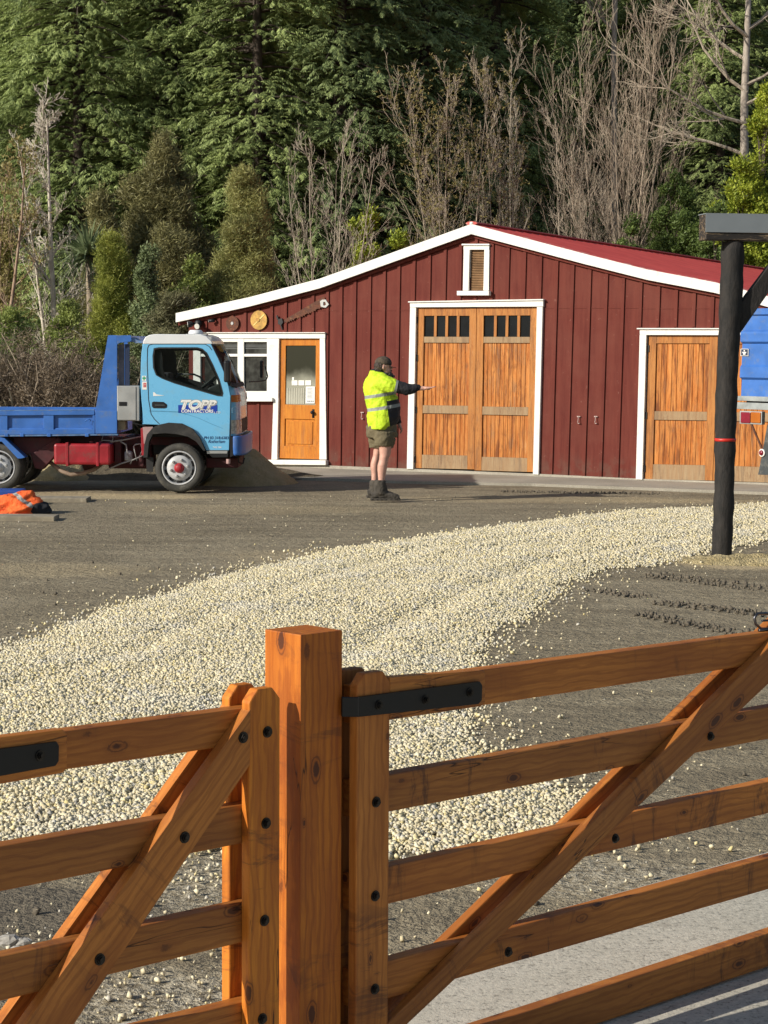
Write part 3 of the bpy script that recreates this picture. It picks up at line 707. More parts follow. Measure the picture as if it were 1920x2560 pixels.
# gable vent
vent = bpy.data.objects.new('gable_vent', None); COL.objects.link(vent); vent.parent = barn
m = MB(); bar(m, Z3(80, 228), Z3(224, 228), Z3(224, 236), Z3(80, 236), -.07, .0)
bar(m, Z3(87, 236), Z3(220, 236), Z3(219, 258), Z3(86, 258), -.045, .02)
bar(m, Z3(87, 258), Z3(118, 258), Z3(112, 470), Z3(83, 470), -.042, .05); bar(m, Z3(194, 258), Z3(220, 258), Z3(217, 470), Z3(189, 470), -.042, .05)
bar(m, Z3(60, 472), Z3(226, 472), Z3(226, 495), Z3(60, 495), -.10, .0); m.build('vent_frame', MAT['white'], vent, bevel=.004)
m = MB(); a = W(Z3(120, 256)); b = W(Z3(190, 466))
for i in range(24):
    zz = b[1] + (a[1]-b[1])*(i+.5)/24; h = (a[1]-b[1])/24*.55
    m.add([(a[0], .0, zz-h), (b[0], .0, zz-h), (b[0], .03, zz+h*.7), (a[0], .03, zz+h*.7), (a[0], .004, zz-h-.006), (b[0], .004, zz-h-.006), (b[0], .034, zz+h*.6), (a[0], .034, zz+h*.6)], [(0,1,2,3),(4,7,6,5),(0,4,5,1),(3,2,6,7),(0,3,7,4),(1,5,6,2)])
m.build('louvres', plain('louvre_wood', (.30,.17,.08), .8, var=.4), vent); m = MB(); m.box((a[0]-.02, .05, b[1]-.02), (b[0]+.02, .06, a[1]+.02)); m.build('vent_backing', MAT['dark'], vent)
# office window and door in one white frame
wn = bpy.data.objects.new('office_window', None); COL.objects.link(wn); wn.parent = barn
m = MB(); F0 = lambda x, y: Z2(x, y)
bar(m, F0(95, 607), F0(781, 607), F0(781, 635), F0(95, 635), -.05, .02)
bar(m, F0(85, 603), F0(784, 603), F0(784, 607.5), F0(85, 607.5), -.08, .02)
bar(m, F0(478, 635), F0(540, 635), F0(536, 942), F0(477, 942), -.04, .03)
bar(m, F0(512, 942), F0(538, 942), F0(531, 1262), F0(502, 1262), -.044, .06)
bar(m, F0(752, 635), F0(779, 635), F0(787, 1262), F0(750, 1262), -.044, .06)
bar(m, F0(325, 635), F0(357, 635), F0(357, 942), F0(325, 942), -.036, .03)
bar(m, F0(95, 635), F0(132, 635), F0(132, 942), F0(95, 942), -.036, .03)
bar(m, F0(132, 635), F0(325, 635), F0(325, 653), F0(132, 653), -.03, .03); bar(m, F0(357, 635), F0(478, 635), F0(478, 653), F0(357, 653), -.03, .03)
bar(m, F0(132, 715), F0(325, 715), F0(325, 729), F0(132, 729), -.03, .03); bar(m, F0(357, 715), F0(478, 715), F0(478, 729), F0(357, 729), -.03, .03)
bar(m, F0(132, 908), F0(325, 908), F0(325, 942), F0(132, 942), -.03, .03); bar(m, F0(357, 908), F0(478, 908), F0(478, 942), F0(357, 942), -.03, .03)
bar(m, F0(215, 653), F0(226, 653), F0(226, 908), F0(215, 908), -.028, .03)
bar(m, F0(80, 943), F0(514, 943), F0(514, 961), F0(80, 961), -.10, .0)
bar(m, F0(478, 1263), F0(790, 1266), F0(790, 1290), F0(478, 1287), -.09, .05)
m.build('window_frame', MAT['white'], wn, bevel=.004)
def windowpane():
    g = NG('office_glass'); v = g.co(); n = g.noise(v, 5, 4)
    g.base(g.mix(g.ramp(n, .35, .7), (.012,.014,.015), (.06,.065,.06))); g.rough(.2); g.b.inputs['Specular IOR Level'].default_value = .2; return g.mat
wp = windowpane()
for (x0, x1) in ((132, 215), (226, 325), (357, 478)):
    for (y0, y1) in ((653, 715), (729, 908)):
        m = MB(); bar(m, F0(x0, y0), F0(x1, y0), F0(x1, y1), F0(x0, y1), .0, .006); m.build('pane', wp, wn)
m = MB()
for k in range(3):
    bar(m, F0(357, 668+k*9), F0(470, 668+k*9), F0(470, 671+k*9), F0(357, 671+k*9), -.006, -.002); bar(m, F0(228, 668+k*9), F0(322, 668+k*9), F0(322, 671+k*9), F0(228, 671+k*9), -.006, -.002)
m.build('blind_slats', plain('dusty_blind', (.16,.17,.17), .8), wn)
od = bpy.data.objects.new('office_door', None); COL.objects.link(od); od.parent = barn
m = MB(); o_ = [W(F0(540, 636)), W(F0(751, 636)), W(F0(744, 1262)), W(F0(536, 1256))]
gl = [W(F0(569, 672)), W(F0(725, 672)), W(F0(722, 981)), W(F0(566, 977))]; pl = [W(F0(564, 1051)), W(F0(720, 1056)), W(F0(718, 1196)), W(F0(562, 1192))]
m.prism(o_, [gl, pl], .0, .045); root = m.build('door_leaf', MAT['officedoor'], od, bevel=.004)
m = MB(); m.prism(pl, (), .02, .03)
i_ = lambda P, k: [(sum(p[0] for p in P)/4*(k)+p[0]*(1-k), sum(p[1] for p in P)/4*k+p[1]*(1-k)) for p in P]
m.prism(i_(pl, .16), (), .008, .02); m.build('door_panel', MAT['officedoor'], root, bevel=.004)
m = MB(); m.prism(gl, (), .018, .024)
def doorglass():
    g = NG('office_door_glass'); v = g.co(); o = g.xyz(v); n = g.noise(v, 2.5, 3)
    zl, zh = gl[2][1], gl[0][1]; t = g.math('DIVIDE', g.math('SUBTRACT', o[2], zl), zh-zl)
    t = g.math('ADD', t, g.math('MULTIPLY', g.math('SUBTRACT', n, .5), .35))
    col = g.mix(g.ramp(t, .33, .62), (.30,.30,.24), (.025,.028,.02)); g.base(col); g.rough(.2); g.b.inputs['Specular IOR Level'].default_value = .2; return g.mat
m.build('door_glass', doorglass(), root)
m = MB()
for i in range(8): bar(m, F0(571+i*12, 892), F0(581+i*12, 892), F0(580+i*12, 975), F0(569+i*12, 975), .010, .017)
m.build('inner_panelling', plain('cream_panelling', (.42,.41,.33), .7), root)
m = MB()
for i in range(3): bar(m, F0(598+i*35, 852), F0(628+i*35, 852), F0(628+i*35, 878), F0(598+i*35, 878), .012, .016)
bar(m, F0(600, 836), F0(610, 836), F0(610, 850), F0(600, 850), .012, .016); m.build('light_switch', MAT['white'], root)
m = MB(); bar(m, F0(672, 884), F0(719, 884), F0(718, 972), F0(670, 972), .006, .010); nt_ = m.build('paper_notice', plain('paper', (.74,.75,.72), .8, var=.03), root)
m = MB()
for k in range(8):
    bar(m, F0(680, 893+k*7), F0(680+random.uniform(18, 32), 893+k*7), F0(680+28, 895+k*7), F0(680, 895+k*7), .004, .0062)
for k in range(4): bar(m, F0(680+k*9, 957), F0(686+k*9, 957), F0(686+k*9, 964), F0(680+k*9, 964), .004, .0062)
m.build('printed_lines', plain('grey_ink', (.25,.27,.30), .8), nt_)
m = MB(); u, z_ = W(F0(712, 1018)); m.box((u-.02, -.006, z_-.09), (u+.02, .004, z_+.05)); m.ball((u, -.045, z_), .028, 12, 8); m.tube([(u, .0, z_), (u, -.04, z_)], .011); m.build('door_knob', MAT['black'], root, smooth=True)
# ---- things hanging on the barn wall (each its own)
def wallobj(name, label, cat, px, py, off, group=None):
    u, z_ = BF.hit(px, py, -off); P = BF.o + BF.ux*u - BF.uy*off
    return empty(name, label, cat, (P.x, P.y, z_), BR, group)
for (px, py, rr, mat, lab) in ((440+292/2.074, 540+557/2.074, .105, 'rust', 'small rusty round saw blade hung on the red wall nearest the wall lamps'),
                               (440+429/2.074, 540+540/2.074, .135, 'brass', 'larger golden round saw blade hung between rusty blade and crosscut saw')):
    e_ = wallobj('saw_blade', lab, 'saw blade', px, py, .035, 'round saw blades on the barn wall')
    m = MB(); T = 40; ol = []
    rr *= 1.17
    for k in range(T*2):
        a = math.pi*k/T; q = rr*(1 if k % 2 == 0 else .955); ol.append((q*math.cos(a), q*math.sin(a)))
    hole = [(.012*math.cos(a), .012*math.sin(a)) for a in np.linspace(0, 2*math.pi, 12, endpoint=False)]
    m.prism(ol, [hole], -.002, .002); m.build('blade', MAT[mat], e_)
    m = MB(); m.lathe([(.0, -.012), (.022, -.012), (.03, -.003), (.03, .0)], n=16); m.build('hub', MAT['galv' if mat == 'rust' else 'brass'], e_)
    if mat == 'brass':
        m = MB(); Mx = Matrix.Rotation(R(-42), 4, 'Y')
        m.box((-.13, -.006, -.009), (-.03, -.002, .009), M=Mx); m.box((.03, -.006, -.012), (.14, -.002, .012), M=Mx); m.build('pale_streak', plain('bright_brass', (.75,.58,.22), .35, metal=.4), e_)  # two lighter brass bars, one either side of the hub
    m = MB(); m.tube([(0, -.01, 0), (0, .04, 0)], .006); m.build('nail', MAT['black'], e_)
sw_ = wallobj('crosscut_saw', 'long rusty two-man crosscut saw hung aslant on the red wall above the office door', 'saw', *Z2(660, 490), .03)
A = BF.hit(*Z2(562, 548), -.03); B = BF.hit(*Z2(778, 448), -.03); C0 = BF.hit(*Z2(660, 490), -.03)
dx, dz = B[0]-A[0], B[1]-A[1]; L = math.hypot(dx, dz); ux_, uz_ = dx/L, dz/L
def sp(t, h): return (A[0]-C0[0]+ux_*t*L-uz_*h, A[1]-C0[1]+uz_*t*L+ux_*h)
up = [sp(t, .028+.075*t) for t in np.linspace(0, 1, 9)]
dn = []
for k in range(40):
    t = 1-k/39; dn.append(sp(t, -.012 - (.012*math.sin(t*math.pi)) - .02*t - (.022 if (k % 2 and k % 10 < 8) else 0)))
m = MB(); m.prism(up+dn, (), -.0015, .0015); m.build('saw_blade', MAT['rust'], sw_)
def hh(x, y):
    q = BF.hit(*Z2(x, y), -.03); return (q[0]-C0[0], q[1]-C0[1])
m = MB(); m.prism([hh(752, 470), hh(748, 442), hh(760, 434), hh(778, 433), hh(785, 445), hh(795, 458), hh(778, 476), hh(764, 474)], [[hh(765, 462), hh(766, 446), hh(775, 446), hh(779, 460), hh(770, 466)]], -.012, .010); m.build('handle', MAT['galv'], sw_, bevel=.003)
m = MB(); m.prism([hh(530, 560), hh(532, 535), hh(552, 530), hh(558, 552), hh(548, 566), hh(556, 590), hh(551, 592), hh(542, 566)], (), -.018, .012); m.prism([hh(520, 518), hh(527, 514), hh(535, 536), hh(528, 540)], (), -.016, .004); m.build('handle', MAT['black'], sw_, bevel=.004)
# flood lamps under the barge
fl = wallobj('security_light', 'black twin floodlight with pale lamp faces on the barn corner above the truck cab', 'light', *Z2(120, 562), .05)
m = MB(); m.ball((0, -.02, .02), (.07, .06, .06), 14, 9); m.tube([(0, .05, .03), (0, -.02, .03)], .02); m.tube([(-.1, -.08, .0), (0, -.02, .02), (.03, -.12, -.02)], .016); m.build('lamp_body', MAT['black'], fl, smooth=True)
for (cx, cz, ax) in ((-.105, .0, (-.9, -.5, -.1)), (.05, -.03, (.1, -1, -.15))):
    d = Vector(ax).normalized(); c = Vector((cx, -.12, cz)); m = MB(); m.tube([c - d*.06, c - d*.02, c + d*.03], [.028, .05, .052], 16); lp = m.build('lamp_head', MAT['black'], fl)
    m = MB(); m.tube([c + d*.03, c + d*.036], [.047, .044], 16); m.build('lens', plain('lamp_lens', (.72,.72,.66), .3), lp)
cm_ = wallobj('wall_camera', 'small black cylindrical camera between floodlight and rusty saw blade', 'camera', *Z2(190, 543), .05)
m = MB(); m.tube([(.02, .05, .03), (.02, -.01, .02), (.05, -.02, 0)], .014); m.tube([(-.045, -.05, -.005), (.045, -.01, .005)], [.026, .03], 14); m.build('camera_body', MAT['black'], cm_, smooth=True)
m = MB(); m.tube([(-.049, -.052, -.005), (-.045, -.05, -.005)], [.018, .022], 14); m.build('lens', MAT['white'], cm_)
for (p, lab) in ((Z3(677, 1140), 'small pale hook on the red wall, left of two between the big doorways'), (Z3(766, 1140), 'small pale hook on the red wall, right of two between the big doorways'), (Z2(965, 1035), 'small pale hook on the red wall just behind the man')):
    h_ = wallobj('wall_hook', lab, 'hook', p[0], p[1], .02, 'hooks on the red wall')
    m = MB(); m.tube([(0, .02, .05), (0, -.012, .05), (0, -.018, .0), (0, -.035, -.035), (0, -.025, -.05)], .005, 8); m.box((-.026, -.004, .042), (.026, .004, .058)); m.box((-.012, -.004, -.058), (.016, .004, -.046)); m.build('hook', plain('hook_paint', (.55,.42,.38), .6), h_)
# concrete apron along the barn front
ap_ = MB(); A_ = [(400,1140),(600,1150)] ; pts = []
for (px, py) in botedge[:]: u, z_ = BF.hit(px, py, 0); q = BF.o + BF.ux*u + BF.uy*.05; pts.append((q.x, q.y))
fr_ = [ground(*p) for p in ((2150,1246),(1920,1234),(1600,1222),(1330,1212),(1023,1206),(840,1199),(700,1196),(560,1192),(400,1188))]
poly = pts + [(p.x, p.y) for p in fr_]
ap_.add([(x, y, .02) for x, y in poly] + [(x, y, -.08) for x, y in poly], [tuple(range(len(poly)))] + [((i+1) % len(poly), i, i+len(poly), (i+1) % len(poly)+len(poly)) for i in range(len(poly))])
tag(ap_.build('pavement', concmat('apron_concrete', (.27,.25,.20), (.36,.33,.27), .3), fix=True), kind='structure')
# ================================================================ GATE
GR = R(43)
gp0 = Vector((-208/FPX*5.1, 5.1, 0)); GF = Frame(gp0, GR)
def A3(x, y): return (x/2.37, 1700 + y/2.37)
def A4(x, y): return (540 + x/2.168, 1540 + y/2.168)
def A5(x, y): return (1200 + x/2.168, 1540 + y/2.168)
def G(p, off=0.0): return GF.hit(p[0], p[1], off)
def polyboard(name, pts, d, v0, v1, mat, parent, bevel=.004):
    """board whose outline pts are (u,z) in the gate plane; local x runs along direction d so the grain follows it"""
    b = math.atan2(d[1], d[0]); c, s_ = math.cos(b), math.sin(b); o0 = pts[0]
    lp = [((p[0]-o0[0])*c + (p[1]-o0[1])*s_, -(p[0]-o0[0])*s_ + (p[1]-o0[1])*c) for p in pts]
    m = MB(); m.prism(lp, (), v0, v1)
    return m.build(name, mat, parent, bevel=bevel, loc=(o0[0], 0, o0[1]), rot=(0, -b, 0))
def bolt(parent, p, v, rr=.0115):
    u, z_ = G(p, v); m = MB()
    m.lathe([(0, -.012), (rr*.55, -.012), (rr*.6, -.006), (rr*.62, -.006)], n=14)
    m.lathe([(0, -.008), (rr*.86, -.008), (rr*.9, -.003), (rr*.9, 0)], n=6); m.lathe([(0, -.003), (rr*1.2, -.003), (rr*1.25, 0)], n=16)
    m.build('bolt', boltm, parent, loc=(u, v, z_), fix=True)
boltm = plain('dark_bolt', (.05,.045,.04), .35, metal=.8, var=.5, scale=90)
MAT['gatestile'] = gatewood('stained_stile', (.41,.125,.014), (.60,.22,.026), (.26,.065,.009))
post = empty('gate_post', 'square stained timber gate post standing between the two gates', 'post', gp0, GR)
PS = .138; ztp = G((752, 1587.5))[1]
pb = polyboard('post_shaft', [(0, -.02), (PS, -.02), (PS, ztp), (0, ztp)], (0, 1), 0, PS, MAT['gatepost'], post, .0025)
def gate(name, label): return empty(name, label, 'gate', gp0, GR, 'ranch style timber gates')
gR = gate('timber_gate', 'open-railed stained timber gate hinged on the right of the square post')
gL = gate('timber_gate', 'open-railed stained timber gate to the left of the square post')
W_ = MAT['gate']
def rail(par, pa, pb_, ha, hb, x0=None, x1=None, v0=0, v1=.045):
    """pa, pb_ px of front top edge at two places; ha, hb px of bottom"""
    a = G(pa, v0); b = G(pb_, v0); c = G(ha, v0); d = G(hb, v0)
    def ln(p, q, u): return p[1] + (q[1]-p[1])*(u-p[0])/(q[0]-p[0])
    u0 = x0; u1 = x1
    pts = [(u0, ln(c, d, u0)), (u1, ln(c, d, u1)), (u1, ln(a, b, u1)), (u0, ln(a, b, u0))]
    return polyboard('rail', pts, (u1-u0, ln(a, b, u1)-ln(a, b, u0)), v0, v1, W_, par)
sR0, sR1 = G(A4(763, 1100), -.032)[0], G(A4(940, 1100), -.032)[0]
sL0, sL1 = G(A4(160, 1100), -.032)[0] , G(A4(347, 1100), -.032)[0]
uE = G((2075, 1700))[0]; sE0 = G((1992, 1700))[0]; uW = G((-330, 1900))[0] - .2
RT = [((973,1704),(1920,1580),(973,1799),(1901,1660)), ((973,1937),(1920,1768),(973,2030),(1920,1848)), ((973,2167),(1920,1954),(973,2260),(1920,2034)), ((973,2403),(1920,2145),(973,2496),(1920,2224)), ((973,2640),(1920,2333),(973,2735),(1920,2417))]
for t in RT: rail(gR, *t, x0=sR0+.02, x1=uE)
LT = [(A3(400,300),A3(1450,165),A3(400,530),A3(1200,415)), (A3(0,985),A3(1440,738),A3(0,1255),A3(1440,968)), (A3(0,1640),A3(1430,1328),A3(0,1905),A3(1420,1560)), ((374,2562),(602,2506),(374,2668),(602,2607))]
for t in LT: rail(gL, *t, x0=uW, x1=sL1-.01)
def stile(par, u0, u1, zt, v0, v1, zb=.10):
    w_ = u1-u0; ch = .030
    polyboard('stile', [(u0, zb), (u1, zb), (u1, zt-ch), (u1-ch*.85, zt), (u0+ch*.85, zt), (u0, zt-ch)], (0, 1), v0, v1, W_ if par is gR else MAT['gatestile'], par)
zR = G(A4(850, 305), -.032)[1]; zL = G(A4(275, 390), -.032)[1]
for (v0, v1) in ((-.032, -.0005), (.0455, .077)):
    stile(gR, sR0, sR1, zR, v0, v1); stile(gL, sL0 + .012, sL1, zL, v0, v1)
# braces in pairs, clamped round the rails
def brace(par, upl, lol, v0, v1, ends=None):
    U = [G(p, -.032) for p in upl]; Lw = [G(p, -.032) for p in lol]
    pts = U + list(reversed(Lw)); d = (U[-1][0]-U[0][0], U[-1][1]-U[0][1])
    if ends: pts = ends(pts)
    polyboard('brace', pts, d, v0, v1, W_, par)
def ext(p, q, k): return (q[0]+(q[0]-p[0])*k, q[1]+(q[1]-p[1])*k)
if True:
    ptE = G((2000, 1640), -.032)
    for (v0, v1) in ((-.032, -.0005), (.0455, .077)): stile(gR, sE0, uE+.004, zR, v0, v1)
ru = [ext(A5(1561,175), A4(940,2200), .18), ext(A4(940,2200), A5(1561,172), .085)]
rl = [ext(A5(1561,372), A4(1040,2212), .12), ext(A4(1040,2212), A5(1561,372), .02), (1982, 1664)]
for (v0, v1) in ((-.032, -.0008), (.0458, .077)):
    brace(gR, ru, rl, v0, v1)
    brace(gL, [ext(A3(1495,160), A3(150,2038), .12), A3(1493, 160)], [ext(A3(1484,500), A3(440,2038), .12), A3(1484, 500)], v0, v1)
# hinge strap with its thicker packing board
bb = [G(p, -.030) for p in (A4(942, 565), A4(1440, 490), A4(1462, 470), A4(1462, 305), A4(1448, 293), A4(942, 332))]
polyboard('packing_board', bb, (1, 0), -.030, -.0006, W_, gR)
bb = [G(p, -.030) for p in (A3(-700, 745), A3(375, 552), A3(402, 520), A3(402, 322), A3(375, 292), A3(-700, 425))]
polyboard('packing_board', bb, (1, 0), -.030, -.0006, W_, gL)
strapm = plain('black_hinge_strap', (.006,.006,.007), .45, metal=.2, var=.3)
def hs(p): return G(p, -.041)
st = MB(); st.prism([hs(p) for p in (A4(775,548), A4(1425,478), A4(1443,455), A4(1445,375), A4(1432,355), A4(775,440))], (), -.041, -.0325)
a0, a1 = hs(A4(775, 440)), hs(A4(775, 548)); zt_, zb_ = a0[1], a1[1]
st.add([(a0[0], -.041, zb_), (a0[0], -.041, zt_), (a0[0]-.03, -.012, zt_), (a0[0]-.03, -.012, zb_), (a0[0], -.0335, zb_), (a0[0], -.0335, zt_), (a0[0]-.026, -.008, zt_), (a0[0]-.026, -.008, zb_)], [(0,1,2,3),(7,6,5,4),(1,5,6,2),(0,3,7,4)])
st.box((PS-.0, -.012, zb_), (a0[0]-.028, -.004, zt_))
st.build('hinge_strap', strapm, gR, bevel=.002)
for p in (A4(882,482), A4(1135,452), A4(1375,412)): bolt(gR, p, -.041, .010)
st = MB(); st.prism([G(p, -.038) for p in (A3(-700,700), A3(330,510), A3(350,480), A3(352,390), A3(338,365), A3(-700,500))], (), -.038, -.0306); st.build('hinge_strap', strapm, gL, bevel=.002)
bolt(gL, A3(237, 447), -.038, .010)
for p in (A4(867,1008), A4(862,1517), A4(860,2022)): bolt(gR, p, -.032)
for p in (A5(1248,652), A5(732,1205), A5(152,1820)): bolt(gR, p, -.032)
for p in (A4(278,628), A4(270,1123), A4(262,1650), A4(250,2183), A3(1440,340), A3(1093,932), A3(590,1655)): bolt(gL, p, -.032)
# latch ring lying on the right gate's top rail
def lv(px, py): q = G((px, py), .02); return (q[0], .02, q[1])
m = MB(); m.tube([lv(1945,1540), lv(1915,1533), lv(1893,1534), lv(1886,1545), lv(1889,1560), lv(1903,1572), lv(1945,1572)], .0045, 8)
m.tube([lv(1905,1552), lv(1945,1549)], .0035, 8); m.tube([lv(1898,1576), lv(1950,1570)], .006, 8)
m.build('latch', plain('steel_latch', (.10,.10,.11), .3, metal=.9), gR, smooth=True)
# ================================================================ POLE AND BEAM
pb0 = ground(1803, 1392); PF = Frame((pb0.x, pb0.y, 0), R(9))
pt_ = at_depth(1832, 604, pb0.y)
shel = empty('pole_frame', 'dark round timber pole with diagonal strut carrying a grey capped beam at the yard edge', 'post', pb0, R(9))
m = MB(); tl = PF.loc(pt_); N = 40; pts = []; rr = []
for i in range(N+1):
    t = i/N; pts.append((tl.x*t + .006*math.sin(t*9), 0, -.05 + (tl.z+.05)*t)); rr.append(.093 + .016*t + .003*math.sin(t*17) + .002*math.sin(t*41) + .004*math.sin(t*73+1))
m.tube(pts, rr, 24); m.build('pole', MAT['pole'], shel, smooth=True)
m = MB(); q = PF.hit(1799, 1103); q2 = PF.hit(1799, 1097); m.lathe([(.095, q[1]-.0), (.1020, q[1]), (.1020, q[1]+.028), (.095, q[1]+.028)], c=(tl.x*q[1]/tl.z + .006*math.sin(q[1]/tl.z*9), 0, 0), n=24, axis='z'); m.build('red_band', MAT['redtape'], shel, smooth=True)
def pf(px, py, o=0.0): return PF.hit(px, py, o)
def xr(a, b, n=1): return (a[0]+(b[0]-a[0])*n, a[1]+(b[1]-a[1])*n)
a, b, c, d = pf(1765,532.5,-.12), pf(1920,535,-.12), pf(1920,587,-.12), pf(1764,580,-.12)
m = MB(); m.prism([(a[0], a[1]), (a[0]+4.2, a[1]), (a[0]+4.2, d[1]), (a[0], d[1])], (), -.125, -.115); m.prism([(a[0]+.004, a[1]-.008), (a[0]+4.2, a[1]-.008), (a[0]+4.2, a[1]), (a[0]+.004, a[1])], (), -.115, .13); m.build('fascia_cap', MAT['fascia'], shel)
d2 = pf(1766, 599, -.11)
def beammat():
    g = NG('split_dark_beam'); v = g.co(scale=(1.2,14,14)); n = g.noise(v, 3, 5, .7, dist=1)
    g.base(g.mix(g.ramp(n, .52, .62), (.018,.015,.013), (.24,.17,.10))); g.rough(.85); g.bump(n, .5, .01); return g.mat
m = MB(); m.box((a[0]+.01, -.114, d2[1]), (a[0]+4.15, .12, a[1]-.012)); m.build('beam', beammat(), shel, bevel=.004)
s0 = [pf(*p) for p in ((1846, 762), (1920, 664.5), (1920, 728), (1846, 834))]
dxu = (s0[1][0]-s0[0][0], s0[1][1]-s0[0][1]); dxl = (s0[2][0]-s0[3][0], s0[2][1]-s0[3][1])
k1 = (d2[1]-s0[0][1])/dxu[1]; k2 = (d2[1]-s0[3][1])/dxl[1]
m = MB(); m.prism([s0[0], (s0[0][0]+dxu[0]*k1, d2[1]), (s0[3][0]+dxl[0]*k2, d2[1]), s0[3]], (), -.05, .05); m.build('strut', MAT['pole'], shel, bevel=.006)
m = MB(); m.tube([(4.0, 0, -.05), (3.98, 0, 1.5), (4.0, 0, d2[1]+.002)], [.095, .1, .105], 20); m.build('pole', MAT['pole'], shel, smooth=True)
# ================================================================ TIPPER TRUCK
tg = ground(1062/2.37, 780+1068/2.37); TR = R(-0.5); TF = Frame(tg, TR)
def T(x, y, off=0.0): return TF.hit(x/2.37, 780 + y/2.37, off)
tr = empty('tipper_truck', 'small sky blue tipper truck with white cab roof and darker blue dropside tray', 'truck', tg, TR)
TW = 1.78
def tp(pts, y0, y1, name, mat, parent=tr, holes=(), bevel=0, off=0.0):
    m = MB(); m.prism([T(x, y, off) for x, y in pts], [[T(x, y, off) for x, y in h] for h in holes], y0, y1); return m.build(name, mat, parent, bevel=bevel)
cabo = bpy.data.objects.new('cab', None); COL.objects.link(cabo); cabo.parent = tr
side = [(848,188),(838,240),(835,300),(832,420),(838,520),(846,600),(851,665),(945,669),(1000,657),(1080,662),(1140,692),(1185,745),(1222,820),(1357,820),(1363,640),(1366,500),(1352,430),(1325,350),(1290,270),(1250,190)]
win = [(912,216),(940,210),(1170,210),(1200,218),(1225,240),(1262,312),(1300,400),(1322,480),(1318,500),(1290,498),(1150,458),(1030,422),(960,395),(925,375),(908,330),(905,260)]
for (y0, y1, nm) in ((0, .035, 'door_panel'), (TW-.035, TW, 'door_panel')):
    o = tp(side, y0, y1, nm, MAT['cab'], cabo, [win], bevel=.006)
# dark inner door trim, slightly smaller window
cx_, cy_ = 1100, 330
win_in = [(930+20,232),(1165,228),(1190,236),(1212,258),(1250,330),(1288,410),(1306,480),(1150,440),(1030,405),(975,385),(962,340),(960,260)]
for (y0, y1) in ((.036, .07), (TW-.07, TW-.036)):
    ins = [(855,200),(842,300),(842,520),(855,655),(945,655),(1345,655),(1355,500),(1340,430),(1280,270),(1240,200)]
    tp(ins, y0, y1, 'door_trim', MAT['dark'], cabo, [win_in])
# rubber seal and glass
for (y0, y1) in ((-.004, .036),):
    m = MB(); outer = [T(*p) for p in win]; cx = sum(p[0] for p in outer)/len(outer); cz = sum(p[1] for p in outer)/len(outer)
    inner = [((p[0]-cx)*.965+cx, (p[1]-cz)*.95+cz) for p in outer]; m.prism(outer, [inner], y0, y1); m.build('window_seal', MAT['blackrub'], cabo)
    m = MB(); m.prism(inner, (), .016, .02); m.build('side_glass', MAT['glass'], cabo)
# door shut lines and painted shade of the waist crease
def lineT(pts, y, w_, name, mat):
    m = MB()
    q = [T(*p) for p in pts]
    for a, b in zip(q[:-1], q[1:]):
        d = Vector((b[0]-a[0], 0, b[1]-a[1])); n_ = Vector((-d.z, 0, d.x)).normalized()*w_/2
        m.add([(a[0]-n_.x, y, a[1]-n_.z), (b[0]-n_.x, y, b[1]-n_.z), (b[0]+n_.x, y, b[1]+n_.z), (a[0]+n_.x, y, a[1]+n_.z)], [(0,1,2,3)])
    return m.build(name, mat, cabo)
lineT([(945,664),(915,635),(895,605),(880,520),(876,400),(872,300),(874,215),(882,196),(905,190),(1215,190),(1240,205),(1255,225)], -.0025, .009, 'door_gap', MAT['dark'])
lineT([(1364,816),(1366,640),(1368,500)], -.0025, .010, 'door_gap', MAT['dark'])
cre = plain('cab_crease_shade', (.10,.33,.54), .35); lineT([(882,586),(960,588),(1060,592),(1100,605)], -.0022, .012, 'waist_crease_shade', cre)  # flat darker blue strips paint in the shade along the crease
lineT([(1100,603),(1180,630),(1250,662),(1320,690)], -.0022, .006, 'waist_crease_shade', cre)
# roof shell
roofp = [(846,190),(850,170),(862,148),(885,136),(920,131),(1190,133),(1225,145),(1252,172),(1262,190)]
m = MB(); m.prism([T(*p) for p in roofp], (), -.006, TW+.006); m.build('cab_roof', MAT['cabroof'], cabo, bevel=.045, seg=4)
# shaped front: rounded plan section lofted between profile heights
def front(name, rows, mat, s0=-1, s1=1, ns=24, off=0.0, p=5):
    """rows: (zoom y, edge x, centre x)"""
    vs = []; fs = []
    for (yy, xe, xc) in rows:
        e0 = T(xe, yy); c0 = T(xc, yy)
        for i in range(ns+1):
            s_ = s0 + (s1-s0)*i/ns; a = abs(s_)
            # superellipse corner
            f = (1-a**p)**(1/2.2) if a < 1 else 0
            vs.append((e0[0] + (c0[0]-e0[0])*f*.5 + off, TW/2 + TW/2*s_, e0[1]))
    K = ns+1
    for j in range(len(rows)-1):
        for i in range(ns): fs.append((j*K+i, j*K+i+1, (j+1)*K+i+1, (j+1)*K+i))
    m = MB(); m.add(vs, fs); return m.build(name, mat, cabo, smooth=True)
rowsF = [(435,1352,1428),(455,1358,1445),(488,1366,1456),(540,1367,1463),(600,1366,1466),(650,1365,1467),(735,1364,1466)]
front('front_panel', rowsF, MAT['cab'], ns=40)
front('windscreen', [(186,1250,1268),(240,1278,1305),(300,1306,1345),(370,1333,1388),(435,1352,1428)], MAT['glass'], -.93, .93, 30)
front('screen_pillar', [(182,1248,1262),(240,1276,1300),(300,1304,1340),(370,1331,1383),(438,1350,1424)], MAT['blackrub'], -1, -.93, 4, off=.004)
front('screen_pillar', [(182,1248,1262),(240,1276,1300),(300,1304,1340),(370,1331,1383),(438,1350,1424)], MAT['blackrub'], .93, 1, 4, off=.004)
front('wiper_tray', [(424,1349,1420),(446,1357,1440)], MAT['blackrub'], -.99, .99, 24, off=.012)
